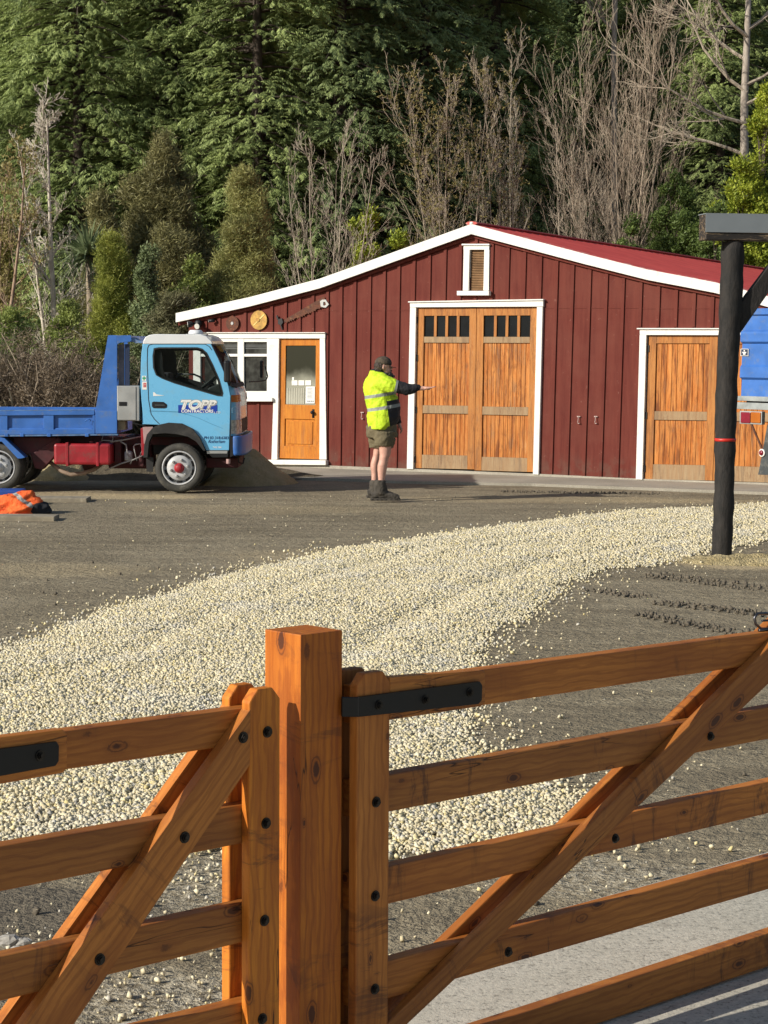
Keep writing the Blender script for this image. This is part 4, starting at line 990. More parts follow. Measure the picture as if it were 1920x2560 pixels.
for (a_, b_) in ((-1, -.62), (.62, 1)):
    front('indicator', [(492,1366,1457),(512,1367,1459),(534,1368,1463)], MAT['amber'], a_, b_, 12, off=.008)
    hl = front('headlight', [(640,1366,1467),(680,1366,1469),(722,1365,1467)], MAT['chrome'], a_, b_*1 if b_ > 0 else -.60, 14, off=.010)
front('grille', [(640,1366,1467),(720,1365,1467)], MAT['dark'], -.55, .55, 12, off=.006)
front('number_disc', [(575,1366,1464),(600,1366,1466)], MAT['cab'], -1, -.99, 2, off=.001)
# bumper
bmp = front('bumper', [(735,1382,1494),(745,1380,1500),(800,1380,1498),(838,1382,1490),(850,1386,1480)], MAT['blue'], ns=40, off=.0); s_ = bmp.modifiers.new('t', 'SOLIDIFY'); s_.thickness = .03
front('bumper_top', [(733,1370,1455),(733.5,1382,1497)], MAT['black'])
m = MB(); m.box((T(1425,790)[0], .25, T(1470,800)[1]), (T(1446,770)[0], TW-.25, T(1470,765)[1])); m.build('bumper_insert', MAT['black'], cabo, bevel=.01)
tp([(1363,740),(1382,740),(1382,850),(1363,862)], .0, .3, 'bumper_bracket', MAT['black'], cabo)
# step and sills, wheel arch flare
tp([(1228,818),(1357,818),(1352,862),(1258,864),(1238,842)], -.004, .25, 'cab_step', MAT['black'], cabo, bevel=.01)
tp([(1225,822),(1348,822),(1346,838),(1228,838)], -.010, -.004, 'step_tread', MAT['galv'], cabo)
flare_o = [(852,862),(856,790),(872,725),(905,686),(945,667),(1000,655),(1080,660),(1142,690),(1187,745),(1220,822)]
flare_i = [(1208,822),(1165,768),(1115,738),(1055,724),(980,718),(908,724),(885,770),(876,862)]
tp(flare_o+flare_i, -.045, .12, 'wheel_arch', MAT['blackrub'], cabo, bevel=.012)
tp([(832,690),(862,680),(900,690),(868,790),(862,850),(838,852)], .02, .2, 'arch_bracket', MAT['red'], cabo, bevel=.008)
tp([(845,682),(905,680),(900,716),(875,740),(866,780),(852,780)], .0, .05, 'arch_plate', plain('pink_faded', (.46,.30,.29), .6, dirt=((.3,.26,.24), 10, .6)), cabo)
m = MB(); x0, z0 = T(862, 700); x1, z1 = T(1230, 700)
# inner wheel well and under floor
m = MB(); a = T(855, 660); b = T(1355, 700); m.box((a[0], .13, T(0, 735)[1]), (b[0], TW-.13, a[1]-.02)); m.build('floor_pan', MAT['dark'], cabo)
# back of cab
for (z0_, z1_, a_, b_) in ((665, 430, .0, TW), (215, 190, .0, TW)):
    m = MB(); q0 = T(838, z0_); q1 = T(850, z1_); m.box((q1[0]-.02, .04, q0[1]), (q1[0]+.02, TW-.04, q1[1])); m.build('rear_wall', MAT['cab'], cabo)
m = MB(); q0 = T(850, 430); q1 = T(850, 215); m.box((q1[0]-.02, .04, q0[1]), (q1[0]+.02, .30, q1[1])); m.box((q1[0]-.02, TW-.30, q0[1]), (q1[0]+.02, TW-.04, q1[1])); m.build('rear_pillar', MAT['cab'], cabo)
# beacon
bc = bpy.data.objects.new('beacon', None); COL.objects.link(bc); bc.parent = tr
u, z_ = T(1141, 132); m = MB(); m.lathe([(.0, .062), (.075, .06), (.092, .045), (.10, .02), (.10, .0), (0, 0)], c=(u, .42, z_), n=24, axis='z'); m.build('beacon_dome', MAT['cabroof'], bc, smooth=True, fix=True)
m = MB(); m.box((u-.12, .3, z_-.012), (u+.16, .54, z_+.006)); m.build('beacon_base', MAT['galv'], bc, bevel=.005)
# mirrors
for (y_, xx, nm) in ((-.16, 1357, 'mirror'),):
    a = T(xx-18, 415); b = T(xx+18, 288); m = MB(); m.box((a[0]-.01, y_-.09, a[1]), (b[0]-.005, y_+.09, b[1])); mo = m.build('mirror', MAT['black'], cabo, bevel=.025, seg=3)
    m = MB(); c = T(xx, 400); d = T(1395, 445); m.tube([(c[0], y_, c[1]+.1), (c[0]+.04, y_, c[1]-.08), (d[0]+.02, y_+(.10 if y_ < 0 else -.10), d[1]), (d[0]+.02, .1 if y_ < 0 else TW-.1, d[1]+.01)], .012, 8); m.build('mirror_arm', MAT['black'], mo)
m = MB(); c = T(1440, 425); m.tube([(c[0]-.02, TW-.35, c[1]), (c[0]+.10, TW-.1, c[1]+.0), (c[0]+.19, TW+.05, c[1]+.02), (c[0]+.21, TW+.10, c[1]+.07), (c[0]+.17, TW+.12, c[1]+.22)], .009, 8); a0 = T(1503, 410); m2 = MB()
mo = m.build('mirror_arm', MAT['black'], cabo); m2.box((c[0]+.10, TW+.03, c[1]+.05), (c[0]+.145, TW+.20, c[1]+.30)); m2.build('mirror', MAT['black'], mo, bevel=.02, seg=3)
# door handle
tp([(900,535),(912,530),(970,533),(990,548),(988,566),(975,571),(910,570),(900,560)], -.006, .004, 'door_handle', MAT['black'], cabo, bevel=.004)
tp([(918,547),(972,548),(980,556),(920,557)], -.014, -.004, 'handle_lever', plain('handle_grey', (.06,.07,.07), .35), cabo, bevel=.002)
# stickers and lettering
def tomesh(o, name):
    bpy.context.view_layer.update(); dg = bpy.context.evaluated_depsgraph_get()
    me = bpy.data.meshes.new_from_object(o.evaluated_get(dg)); bpy.data.objects.remove(o)
    n_ = bpy.data.objects.new(name, me); COL.objects.link(n_); bpy.context.view_layer.update(); return n_
def text(s, x0, x1, y0, y1, mat, parent, shear=0, offset=0, y=-.004, ext_=.0012, name='lettering', sp=1):
    """text fitted into the zoom-pixel box"""
    a = T(x0, y1); b = T(x1, y0); cu = bpy.data.curves.new(name, 'FONT'); cu.body = s; cu.size = 1; cu.shear = shear; cu.offset = offset; cu.extrude = 0; cu.space_character = sp
    o = bpy.data.objects.new(name, cu); COL.objects.link(o); cu.materials.append(mat); o = tomesh(o, name)
    bbx = [Vector(c) for c in o.bound_box]; bx0 = min(c.x for c in bbx); bx1 = max(c.x for c in bbx); by0 = min(c.y for c in bbx); by1 = max(c.y for c in bbx)
    sx = (b[0]-a[0])/(bx1-bx0); sy = (b[1]-a[1])/(by1-by0)
    o.parent = parent; o.scale = (sx, sy, 1); o.rotation_euler = (R(90), 0, 0); o.location = (a[0]-bx0*sx, y, a[1]-by0*sy); return o
navy = plain('sign_navy', (.012,.05,.36), .35, var=.05); wht = plain('sign_white', (.80,.81,.78), .4, var=.03); gry = plain('sign_grey', (.36,.35,.32), .4, var=.1); inkb = plain('sign_dark_blue', (.01,.045,.16), .4)
tp([(1056,551),(1288,551),(1288,598),(1056,598)], -.0022, -.0012, 'sign_panel', navy, cabo)
text('TOPP', 1068, 1287, 519, 578, gry, cabo, .28, .075, -.0028); text('TOPP', 1071, 1284, 522, 576, wht, cabo, .28, .06, -.0036)
text('TOPP', 1082, 1274, 529, 571, gry, cabo, .28, .0, -.0044); text('TOPP', 1085, 1277, 528, 571, wht, cabo, .28, -.01, -.0050)
text('CONTRACTORS', 1074, 1264, 578, 596, wht, cabo, .1, .03, -.0032); text('LTD', 1268, 1306, 590, 601, wht, cabo, .2, .0, -.0032)
text('PH 03 318.6383', 1209, 1355, 737, 753, inkb, cabo, .1, .01, -.003)
text('Rotherham', 1232, 1334, 757, 776, inkb, cabo, .45, .0, -.003, sp=.92)
text('TARE 3380', 1261, 1312, 797, 806, wht, cabo, 0, .01, -.003)
tp([(908,474),(918,478),(926,488),(975,495),(908,498)], -.003, -.0015, 'sticker', wht, cabo)
for (x0, y0, x1, y1, nm) in ((842,378,866,408,'g'), (842,412,870,460,'r')):
    tp([(x0,y0),(x1,y0),(x1,y1),(x0,y1)], -.003, -.0015, 'sticker', wht, cabo)
grn = plain('sticker_green', (.02,.35,.15), .4); rdd = plain('sticker_red', (.6,.03,.04), .4)
tp([(850,381),(857,381),(857,388),(864,388),(864,396),(857,396),(857,405),(850,405),(850,396),(844,396),(844,388),(850,388)], -.0042, -.0032, 'sticker_cross', grn, cabo)
tp([(850,420),(866,420),(866,446),(850,446)], -.0042, -.0032, 'sticker_mark', rdd, cabo, [[(854,425),(862,425),(862,441),(854,441)]]); text('A', 854, 862, 427, 440, rdd, cabo, 0, .02, -.0045)
# fleet number in a thin ring on the front corner
u, z_ = T(1399, 582); ringm = plain('pale_ring', (.42,.62,.76), .4)
rg = bpy.data.objects.new('fleet_number', None); COL.objects.link(rg); rg.parent = cabo; rg.location = (u-.005, -.001, z_); rg.rotation_euler = (0, 0, R(38))
rg.location = (T(1366,582)[0]+.055, .030, z_)
m = MB(); m.prism([(.048*math.cos(t), .048*math.sin(t)) for t in np.linspace(0, 6.283, 28, endpoint=False)], [[(.042*math.cos(t), .042*math.sin(t)) for t in np.linspace(0, 6.283, 28, endpoint=False)]], -.002, 0); m.build('number_ring', ringm, rg)
cu = bpy.data.curves.new('number', 'FONT'); cu.body = '21'; cu.size = .05; cu.align_x = 'CENTER'; cu.align_y = 'CENTER'; cu.materials.append(ringm)
o = bpy.data.objects.new('number', cu); COL.objects.link(o); o = tomesh(o, 'number'); o.parent = rg; o.rotation_euler = (R(90), 0, 0); o.location = (0, -.002, 0)
# cab interior
seatm = plain('seat_cloth', (.03,.032,.036), .9); trimm = plain('dash_plastic', (.055,.055,.05), .6)
for y_ in (.25, 1.1):
    m = MB(); a = T(900, 560); m.box((a[0], y_, a[1]), (a[0]+.50, y_+.5, a[1]+.14)); a = T(890, 560); m.box((a[0], y_, a[1]), (a[0]+.14, y_+.5, T(0, 360)[1])); m.build('seat', seatm, cabo, bevel=.04, seg=3)
m = MB(); m.prism([T(*p) for p in ((1190,520),(1230,450),(1290,425),(1345,440),(1352,640),(1200,640))], (), .09, TW-.09); m.build('dashboard', trimm, cabo, bevel=.02)
c = Vector((T(1225,415)[0], .48, T(1225,415)[1])); ax = Vector((-.62, 0, .78)).normalized(); e1 = Vector((0, 1, 0)); e2 = ax.cross(e1)
m = MB(); m.tube([c + (e1*math.cos(t)+e2*math.sin(t))*.20 for t in np.linspace(0, 2*math.pi, 33)], .014, 8, cap=False); m.tube([c, c-ax*.28], .022, 8)
for t in (0.3, 2.4, 4.7): m.tube([c - ax*.03, c + (e1*math.cos(t)+e2*math.sin(t))*.19], .011, 6)
m.build('steering_wheel', trimm, cabo, smooth=True)
m = MB(); m.tube([(T(x, y)[0], TW-.10, T(x, y)[1]) for x, y in ((962,400),(980,378),(1075,380),(1110,395),(1150,440),(1170,460))], .014, 8); m.build('grab_rail', plain('trim_grey', (.16,.165,.15), .6), cabo, smooth=True)
# wheels
tyrem = plain('dusty_tyre', (.055,.053,.046), .85, var=.35, scale=12, dirt=((.17,.16,.13), 5, .6))
def wheel(cx, cz, rad, y0, width, parent, hubred=True, name='wheel'):
    wo = bpy.data.objects.new(name, None); COL.objects.link(wo); wo.parent = parent; wo.location = (cx, y0, cz)
    rr = rad; m = MB(); rim = rr*.70
    m.lathe([(rim, .02), (rim+.01, -.0), (rr*.80, -.008), (rr*.93, -.004), (rr*.975, .012), (rr, .04), (rr, width-.04), (rr*.97, width), (rim, width)], n=56); o = m.build('tyre', tyrem, wo, smooth=True)
    m = MB(); n = 54
    for k in range(n):
        t = 2*math.pi*k/n
        for (ya, yb, sh) in ((.03, width*.36, .0), (width*.40, width*.6, .05), (width*.64, width-.03, .0)):
            Mx = Matrix.Rotation(-(t+sh), 4, 'Y'); m.box((rr-.004, ya, -.012), (rr+.006, yb, .012), M=Mx)
    m.build('tread', tyrem, o)
    m = MB(); m.lathe([(rim+.004, .012), (rim+.004, -.0), (rim-.012, -.004), (rim-.016, .01), (rim-.025, .075), (rim*.80, .085), (rim*.755, .06), (rim*.73, .014), (rim*.30, .010), (rim*.28, .012)], n=48); o = m.build('rim', MAT['rim'], wo, smooth=True)
    m = MB(); 
    for k in range(10):
        t = 2*math.pi*(k+.5)/10; Mx = Matrix.Rotation(-t, 4, 'Y'); m = MB(); m.box((rim*.765, .045, -.036), (rim*.92, .072, .036), M=Mx); m.build('vent_hole', MAT['dark'], o)
    hb = bpy.data.objects.new('hub', None); COL.objects.link(hb); hb.parent = wo
    m = MB(); m.lathe([(0, -.05), (.032, -.05), (.045, -.04), (.052, -.02), (.065, .0), (.07, .012)], n=20); m.build('hub_cap', MAT['red'] if hubred else MAT['rim'], hb, smooth=True, fix=True)
    m = MB()
    for k in range(6):
        t = 2*math.pi*k/6+.25; c = Vector((rim*.5*math.cos(t), 0, rim*.5*math.sin(t))); m.lathe([(0, -.022), (.010, -.022), (.018, -.014), (.019, .012)], c=c, n=6)
    m.build('wheel_nuts', MAT['galv'], hb)
    return wo
fc = T(1062, 925); RAD = (T(1062,780)[1]-T(1062,1068)[1])/2*.997
wheel(fc[0], RAD, RAD, -.01, .19, tr); wheel(fc[0], RAD, RAD, TW-.2, .19, tr)
rcx = T(-12, 930)[0]
for y_ in (.02, .24, TW-.43, TW-.21): wheel(rcx, RAD*.98, RAD*.98, y_, .19, tr, False)
# chassis
def bx(name, xa, ya, xb, yb, y0, y1, mat, bevel=0, par=tr):
    a = T(xa, ya); b = T(xb, yb); m = MB(); m.box((a[0], y0, b[1]), (b[0], y1, a[1])); return m.build(name, mat, par, bevel=bevel)
bx('chassis_rail', -560, 740, 1340, 800, .45, .52, MAT['darkred']); bx('chassis_rail', -560, 740, 1340, 800, TW-.52, TW-.45, MAT['darkred'])
m = MB()
for xx in (-420, -150, 80, 300, 700, 900, 1300): a = T(xx, 745); m.box((a[0], .5, a[1]-.12), (a[0]+.06, TW-.5, a[1]))
m.build('cross_member', MAT['darkred'], tr)
m = MB(); m.tube([(fc[0], .15, RAD), (fc[0], TW-.15, RAD)], .055, 12); m.tube([(rcx, .2, RAD), (rcx, TW-.2, RAD)], .08, 12); m.ball((rcx, TW/2, RAD), .17, 14, 10); m.build('axle', MAT['darkred'], tr, smooth=True)
bx('engine', 880, 730, 1330, 860, .5, TW-.5, MAT['dark'], .03); m = MB(); a = T(1250, 880); m.box((a[0]-.1, .35, a[1]-.12), (T(1400,880)[0], TW-.35, a[1]+.02)); m.build('front_spring', MAT['darkred'], tr, bevel=.02)
bx('side_frame', 60, 745, 320, 850, .22, .40, MAT['darkred'], .01)
tp([(165,850),(330,745),(350,760),(300,870),(235,940),(190,930)], .2, .4, 'spring_hanger', MAT['darkred'], bevel=.01)
m = MB(); m.tube([(T(x, y)[0], yy, T(x, y)[1]) for x, y, yy in ((225,890,.45),(280,905,.35),(340,950,.30),(400,972,.28),(470,965,.28),(540,940,.32),(580,905,.45))], .028, 12); m.build('exhaust_pipe', plain('tan_pipe', (.30,.22,.16), .6, dirt=((.15,.09,.06), 14, .7)), tr, smooth=True)
m = MB(); a = T(455,945); b = T(590,905); m.tube([(a[0], .55, a[1]+.05), (b[0], .55, b[1]+.06)], .075, 14); m.build('muffler', MAT['darkred'], tr, smooth=True)
tank = bx('fuel_tank', 315, 780, 655, 908, .03, .50, MAT['red'], .035)
for xx in (395, 575): 
    a = T(xx, 774); b = T(xx, 914); m = MB(); m.box((a[0]-.018, .022, b[1]), (a[0]+.018, .5, a[1])); m.build('tank_strap', MAT['red'], tank, bevel=.004)
m = MB(); a = T(533, 780); m.lathe([(.03,-.02),(.03,.03),(0,.035)], c=(a[0], .14, a[1]+.0), n=14, axis='z'); m.build('tank_cap', MAT['darkred'], tank)
for pts, nm in ((((700,770),(735,790),(745,850),(770,885),(760,905)), 'hose'), (((790,790),(820,785),(835,820),(800,885),(780,800),(790,790)), 'bracket_loop'), (((610,945),(700,905),(780,880),(850,850)), 'rod'), (((640,775),(720,762),(830,740)), 'rod'), (((600,730),(590,765),(655,768),(658,730)), 'lock_handle')):
    m = MB(); m.tube([(T(x, y)[0], .2, T(x, y)[1]) for x, y in pts], .010, 8); m.build(nm, plain('pipe_'+nm, (.30,.30,.30), .5, dirt=((.1,.06,.05), 12, .6)), tr, smooth=True)
m = MB(); a = T(740, 860); m.lathe([(0,-.06),(.05,-.06),(.055,-.04),(.055,.05),(.03,.07),(0,.07)], c=(a[0]+.01, .3, a[1]), n=16, axis='z'); m.build('air_filter', MAT['rim'], tr, smooth=True)
m = MB(); a = T(815, 880); m.box((a[0]-.02, .25, a[1]-.1), (a[0]+.06, .4, a[1]+.06)); m.build('gearbox', MAT['darkred'], tr, bevel=.02)
bx('battery_box', 660, 745, 700, 900, .3, .6, MAT['darkred'], .01); bx('gear_housing', 600, 760, 870, 945, .6, 1.1, MAT['darkred'], .04)
tp([(866,862),(908,862),(905,950),(868,945)], .02, .03, 'mud_flap', MAT['blackrub'])
tp([(860,850),(885,850),(880,950),(862,945)], .1, .11, 'mud_flap', MAT['blackrub'])
m = MB(); a = T(1352, 885); m.lathe([(0,-.03),(.028,-.03),(.028,.03),(0,.03)], c=(a[0], .02, a[1]), n=14, axis='z'); m.build('tow_pin', plain('pink_cap', (.5,.32,.30), .6), tr)
m = MB(); m.tube([(T(x,y)[0], .3, T(x,y)[1]) for x, y in ((1400,850),(1405,900),(1430,905),(1438,870))], .012, 8); m.build('tow_hook', MAT['black'], tr)
# rear mudguard
tp([(-150,745),(0,742),(28,748),(150,862),(130,868),(105,868),(10,768),(-150,768)], .0, .22, 'mudguard', MAT['blue'], bevel=.006)
# ---- tray
tray = bpy.data.objects.new('tray', None); COL.objects.link(tray); tray.parent = tr
xl, xr_ = -560, 566
def near(name, pts, y0, y1, mat, bevel=.004): return tp(pts, y0, y1, name, mat, tray, bevel=bevel)
near('side_panel', [(xl,600),(xr_-4,596),(xr_-4,712),(xl,722)], .035, .05, MAT['blue'], 0)
near('side_top_rail', [(xl,590),(xr_-6,581),(xr_-6,609),(xl,618)], -.008, .06, MAT['blue'])
near('top_capping', [(xl,586),(xr_-6,577.5),(xr_-6,581.5),(xl,590.5)], -.010, .062, MAT['blueedge'], 0)
near('side_bottom_rail', [(xl,704),(xr_-4,694),(xr_-4,722),(xl,735)], -.004, .06, MAT['blue'])
near('floor_edge', [(xl,735),(700,722),(700,731),(xl,745)], -.0, .10, MAT['blueedge'])
for (x0, x1) in ((-480,-430), (-205,-165), (0,44), (258,318), (548,562)): near('side_post', [(x0,612),(x1,612),(x1,704),(x0,704)], .0, .036, MAT['blue'])
for (x0, x1) in ((-165,0), (44,258), (318,548), (-430,-205)): near('sloped_lip', [(x0,688),(x1,688),(x1,705),(x0,705)], .012, .036, MAT['blue'], .012)
m = MB(); a = T(xl, 712); b = T(566, 712); m.box((a[0], .06, a[1]-.03), (b[0], TW-.06, a[1]+.0)); m.build('tray_floor', MAT['blueedge'], tray)
m = MB(); m.box((a[0], TW-.05, a[1]-.06), (b[0], TW, T(0,585)[1])); m.build('side_panel', MAT['blue'], tray, bevel=.004)
m = MB(); m.box((a[0]-.04, .0, a[1]-.06), (a[0], TW, T(0,585)[1])); m.build('tail_gate', MAT['blue'], tray, bevel=.004)
m = MB(); m.tube([(T(x,y)[0], -.015, T(x,y)[1]) for x, y in ((505,648),(515,638),(532,635),(540,640),(528,650))], .007, 8); m.build('latch_hook', MAT['blue'], tray, smooth=True)
m = MB()
for xx in (38, 130, 290, 515): a = T(xx, 725); m.box((a[0]-.025, -.014, a[1]-.03), (a[0]+.025, .02, a[1]+.01))
m.build('hinges', MAT['blue'], tray, bevel=.004)
# headboard: tapered side gusset, top box and cross sheet
for (y0, y1, xk) in ((.0, .045, 694), (TW-.045, TW, 655)):
    tp([(640,138),(xk,138),(xk,720),(566,721),(568,570)], y0, y1, 'headboard_side', MAT['blue'], tray, bevel=.005)
tp([(566,585),(694,585),(694,720),(566,721)], -.012, -.0005, 'gusset_plate', MAT['blue'], tray, bevel=.004)
m = MB(); a = T(684, 560); b = T(694, 140); m.box((a[0]-.03, .046, T(0,720)[1]), (a[0]+.0, TW-.046, T(0,590)[1])); m.build('headboard_sheet', MAT['blue'], tray)
m = MB(); a = T(640,140); b = T(778, 176); m.box((a[0]+.1, .046, b[1]), (T(690,0)[0]+.19, TW-.046, a[1])); m.build('headboard_top', MAT['blue'], tray, bevel=.006)
tp([(694,139),(775,138),(780,168),(770,176),(712,182),(694,192)], -.001, .046, 'headboard_hood', MAT['blue'], tray, bevel=.004)
tp([(780,150),(812,168),(848,170),(848,184),(800,184),(775,172)], .03, .5, 'hood_flap', MAT['blueedge'], tray)
tp([(695,195),(730,190),(730,440),(695,440)], .10, .13, 'inner_post', plain('worn_inner_post', (.22,.22,.26), .6, var=.5, dirt=((.35,.30,.26), 12, .8)), tray)
tp([(736,190),(762,190),(762,440),(736,440)], .06, .12, 'rack_post', plain('dark_blue_post', (.015,.03,.08), .5), tray)
tp([(806,430),(838,300),(842,330),(818,445)], .2, .24, 'cab_stay', MAT['dark'], tray)
# toolbox behind the cab
tb = bx('toolbox', 692, 437, 826, 645, -.0, .42, MAT['galv'], .008); bx('toolbox_door', 696, 442, 806, 640, -.010, -.0005, MAT['galv'], .004, tb)
bx('toolbox_latch', 706, 532, 752, 556, -.016, -.010, MAT['black'], .002, tb)
bx('toolbox_leg', 695, 648, 740, 700, .05, .3, plain('tan_bracket', (.25,.2,.13), .7), .0, tb)
bx('tail_light', -560, 745, -520, 790, .02, .1, MAT['redlens'])
# ================================================================ RIBBED BLUE TRUCK AT THE RIGHT
b0 = Vector((4.36, 25.5, 0)); HF = Frame(b0, math.atan2(-.8, .6))
tk = empty('ribbed_truck', 'blue truck body with horizontal ribs parked at the right edge behind the dark pole', 'truck', b0, HF.rz)
def H(px, py, off=0.0): return HF.hit(px, py, off)
zz = lambda py: H(1890, py)[1]
prof = [(0, 771), (.0, 786), (.035, 789), (.035, 826), (.01, 829), (.0, 834), (.0, 854), (.04, 860), (.035, 862), (.03, 912), (.005, 918), (.0, 944), (.04, 950), (.03, 990), (.03, 993)]
m = MB(); ol = [(y, zz(p)) for y, p in prof]; Lb = 2.3; BL = 4.2
vs = [(0, y, z_) for y, z_ in ol] + [(Lb, y, z_) for y, z_ in ol]; K = len(ol)
m.add(vs, [(i+1, i, i+K, i+K+1) for i in range(K-1)]); m.build('ribbed_tailgate', MAT['blue'], tk)
m = MB(); m.box((0, .04, zz(993)), (.05, BL, zz(771))); m.build('side_panel', MAT['blue'], tk); m = MB(); m.box((Lb-.05, .04, zz(993)), (Lb, BL, zz(771))); m.build('side_panel', MAT['blue'], tk)
m = MB(); m.box((.05, BL-.05, zz(993)), (Lb-.05, BL, zz(771))); m.build('front_panel', MAT['blue'], tk); m = MB(); m.box((.05, .04, zz(993)), (Lb-.05, BL-.05, zz(993)+.04)); m.build('body_floor', MAT['blue'], tk)
pg = plain('pale_worn_edge', (.33,.36,.36), .6, var=.4, dirt=((.25,.2,.13), 9, .7))
m = MB(); m.box((-.01, -.03, zz(1003)), (Lb, .06, zz(991))); m.build('deck_edge', pg, tk, bevel=.004)
m = MB(); m.box((-.02, -.02, zz(1024)), (Lb, .08, zz(1007))); m.build('rear_beam', pg, tk, bevel=.004)
m = MB(); m.box((.05, .08, zz(1018)), (Lb-.05, BL, zz(1003))); m.build('sub_frame', MAT['dark'], tk)
a = H(1849, 1027, -.02); b = H(1904, 1062, -.02)
m = MB(); m.box((a[0], -.02, b[1]), (b[0], .04, a[1])); lb = m.build('lamp_housing', MAT['galv'], tk, bevel=.006)
for (x0, x1, mt, nm) in ((1852, 1875, 'redlens', 'tail_lens'), (1877, 1901, 'amber', 'turn_lens')):
    a = H(x0, 1030, -.03); b = H(x1, 1058, -.03); m = MB(); m.box((a[0], -.035, b[1]), (b[0], -.018, a[1])); m.build(nm, MAT[mt], lb, bevel=.008)
a = H(1878, 1063); m = MB(); m.tube([(a[0], 0, a[1]+.02), (H(1897, 1120)[0], .05, H(1897, 1120)[1])], .014, 8); m.build('lamp_bracket', MAT['rust'], tk)
m = MB(); m.prism([H(1911, 1062), H(1990, 1062), H(1975, 1190), H(1888, 1187), H(1897, 1140)], (), .05, .065); m.build('mud_flap', plain('grey_mud_flap', (.06,.07,.075), .8, var=.4, dirt=((.2,.19,.16), 10, .6)), tk)
a = H(1904, 1132, .03); m = MB(); m.lathe([(0, -.02), (.030, -.016), (.034, 0), (.0, .02)], c=(a[0], .03, a[1]), n=20); rf = m.build('reflector', MAT['redlens'], tk, smooth=True); m = MB(); m.lathe([(.034, -.008), (.048, -.005), (.046, .02)], c=(a[0], .035, a[1]), n=20); m.build('reflector_ring', MAT['white'], rf)
m = MB(); m.box((.6, .1, zz(1100)), (.75, BL, zz(1024))); m.box((Lb-.75, .1, zz(1100)), (Lb-.6, BL, zz(1024))); m.build('chassis', MAT['dark'], tk)
for yy in (.75, BL-.2):
    for xx in (.42, Lb-.55):
        pass
def wheel2(x, y):
    wo = bpy.data.objects.new('wheel', None); COL.objects.link(wo); wo.parent = tk; wo.location = (x, y, .48)
    m = MB(); m.lathe([(.27, 0), (.28, -.01), (.46, .0), (.48, .03), (.48, .22), (.46, .25), (.27, .25)], n=40, axis='x'); m.build('tyre', tyrem, wo, smooth=True)
    m = MB(); m.lathe([(.27, .02), (.25, .08), (.12, .1), (.1, .03), (0, .03)], n=32, axis='x'); m.build('rim', MAT['rim'], wo, smooth=True)
for y in (.95, 3.4):
    for x in (.38, .66, Lb-.93, Lb-.65): wheel2(x, y)
m = MB(); m.tube([(.3, .95, .48), (Lb-.3, .95, .48)], .07, 10); m.tube([(.3, 3.4, .48), (Lb-.3, 3.4, .48)], .07, 10); m.build('axle', MAT['dark'], tk)
a = H(1850, 873, -.0); b = H(1867, 889, -.0); cx_ = (a[0]+b[0])/2
m = MB(); m.box((a[0], .020, b[1]), (b[0], .026, a[1])); pl_ = m.build('warning_sticker', plain('sticker_navy', (.03,.045,.09), .4), tk)
m = MB(); f_ = lambda x, y: (a[0]+(b[0]-a[0])*x, b[1]+(a[1]-b[1])*y)
for (x0, y0, x1, y1) in ((.42,.66,.58,.86), (.22,.42,.80,.58), (.34,.14,.68,.42)): p, q = f_(x0, y0), f_(x1, y1); m.box((p[0], .014, p[1]), (q[0], .020, q[1]))
m.build('sticker_figure', MAT['white'], pl_)
m = MB(); m.prism([f_(-.06,-.06), f_(1.06,-.06), f_(1.06,1.06), f_(-.06,1.06)], [[f_(0,0), f_(1,0), f_(1,1), f_(0,1)]], .018, .026); m.build('sticker_border', MAT['white'], pl_)
# ================================================================ SAND HEAPS, PLANKS, CLOTHES
def sandmat(name, a, b):
    g = NG(name); v = g.co(); n = g.noise(v, 3, 5, .7); f = g.noise(v, 45, 3, .8); col = g.mix(g.ramp(n, .3, .7), a, b); col = g.mix(g.math('MULTIPLY', g.ramp(f, .55, .7), .5), col, (.14,.11,.07)); g.base(col); g.rough(.95); g.bump(g.math('ADD', f, g.math('MULTIPLY', g.noise(v, 11, 4, .8), 2.0)), 1.0, .05); g.b.inputs['Specular IOR Level'].default_value = .1; return g.mat
def heap(name, label, cx, cy, rx, ry, h, mat, seed, slump=0):
    n = 56; xs_ = np.linspace(-1.25, 1.25, n); X_, Y_ = np.meshgrid(xs_, xs_); d = np.sqrt(X_**2+Y_**2)
    d = d + smooth_noise(X_*1.5, Y_*1.5, 2.2, seed)*.22
    Zh = np.maximum(0, 1-d); Zh = np.where(Zh > .75, .75+(Zh-.75)*.4, Zh); Zh = Zh*h/.85 + smooth_noise(X_, Y_, 7, seed+1)*.05*(Zh > .02) + smooth_noise(X_, Y_, 18, seed+2)*.04*(Zh > .02) - .03*(Zh <= 0)
    V = np.stack([X_*rx, Y_*ry, Zh], -1).reshape(-1, 3); I = (np.arange(n-1)[:, None]*n+np.arange(n-1)[None]).reshape(-1)
    o = indexed(name, V, np.stack([I, I+1, I+1+n, I+n], -1), mat); o.location = (cx, cy, 0); o.data.polygons.foreach_set('use_smooth', [True]*len(I)); tag(o, label, 'sand heap', 'sand heaps round the small truck'); return o
sm1 = sandmat('damp_brown_sand', (.52,.40,.20), (.70,.56,.32)); sm2 = sandmat('dry_yellow_sand', (.52,.42,.22), (.68,.57,.33))
P = ground(590, 1203); heap('sand_heap', 'brown sand heap in front of the blue truck bumper below the office window', P.x+.12, 30.3, .82, .9, .50, sm1, 3)
P = ground(300, 1195); heap('sand_heap', 'low dark soil heap lying behind the truck between its wheels', -3.5, 31.4, 2.4, 1.0, .34, sandmat('dark_soil_heap', (.16,.135,.095), (.22,.185,.13)), 8)
P = at_depth(112, 1205, 29.3); heap('sand_heap', 'bright yellow sand heap seen under the tipper tray by the rear wheel', P.x, 30.9, .62, .6, .36, sm2, 14)
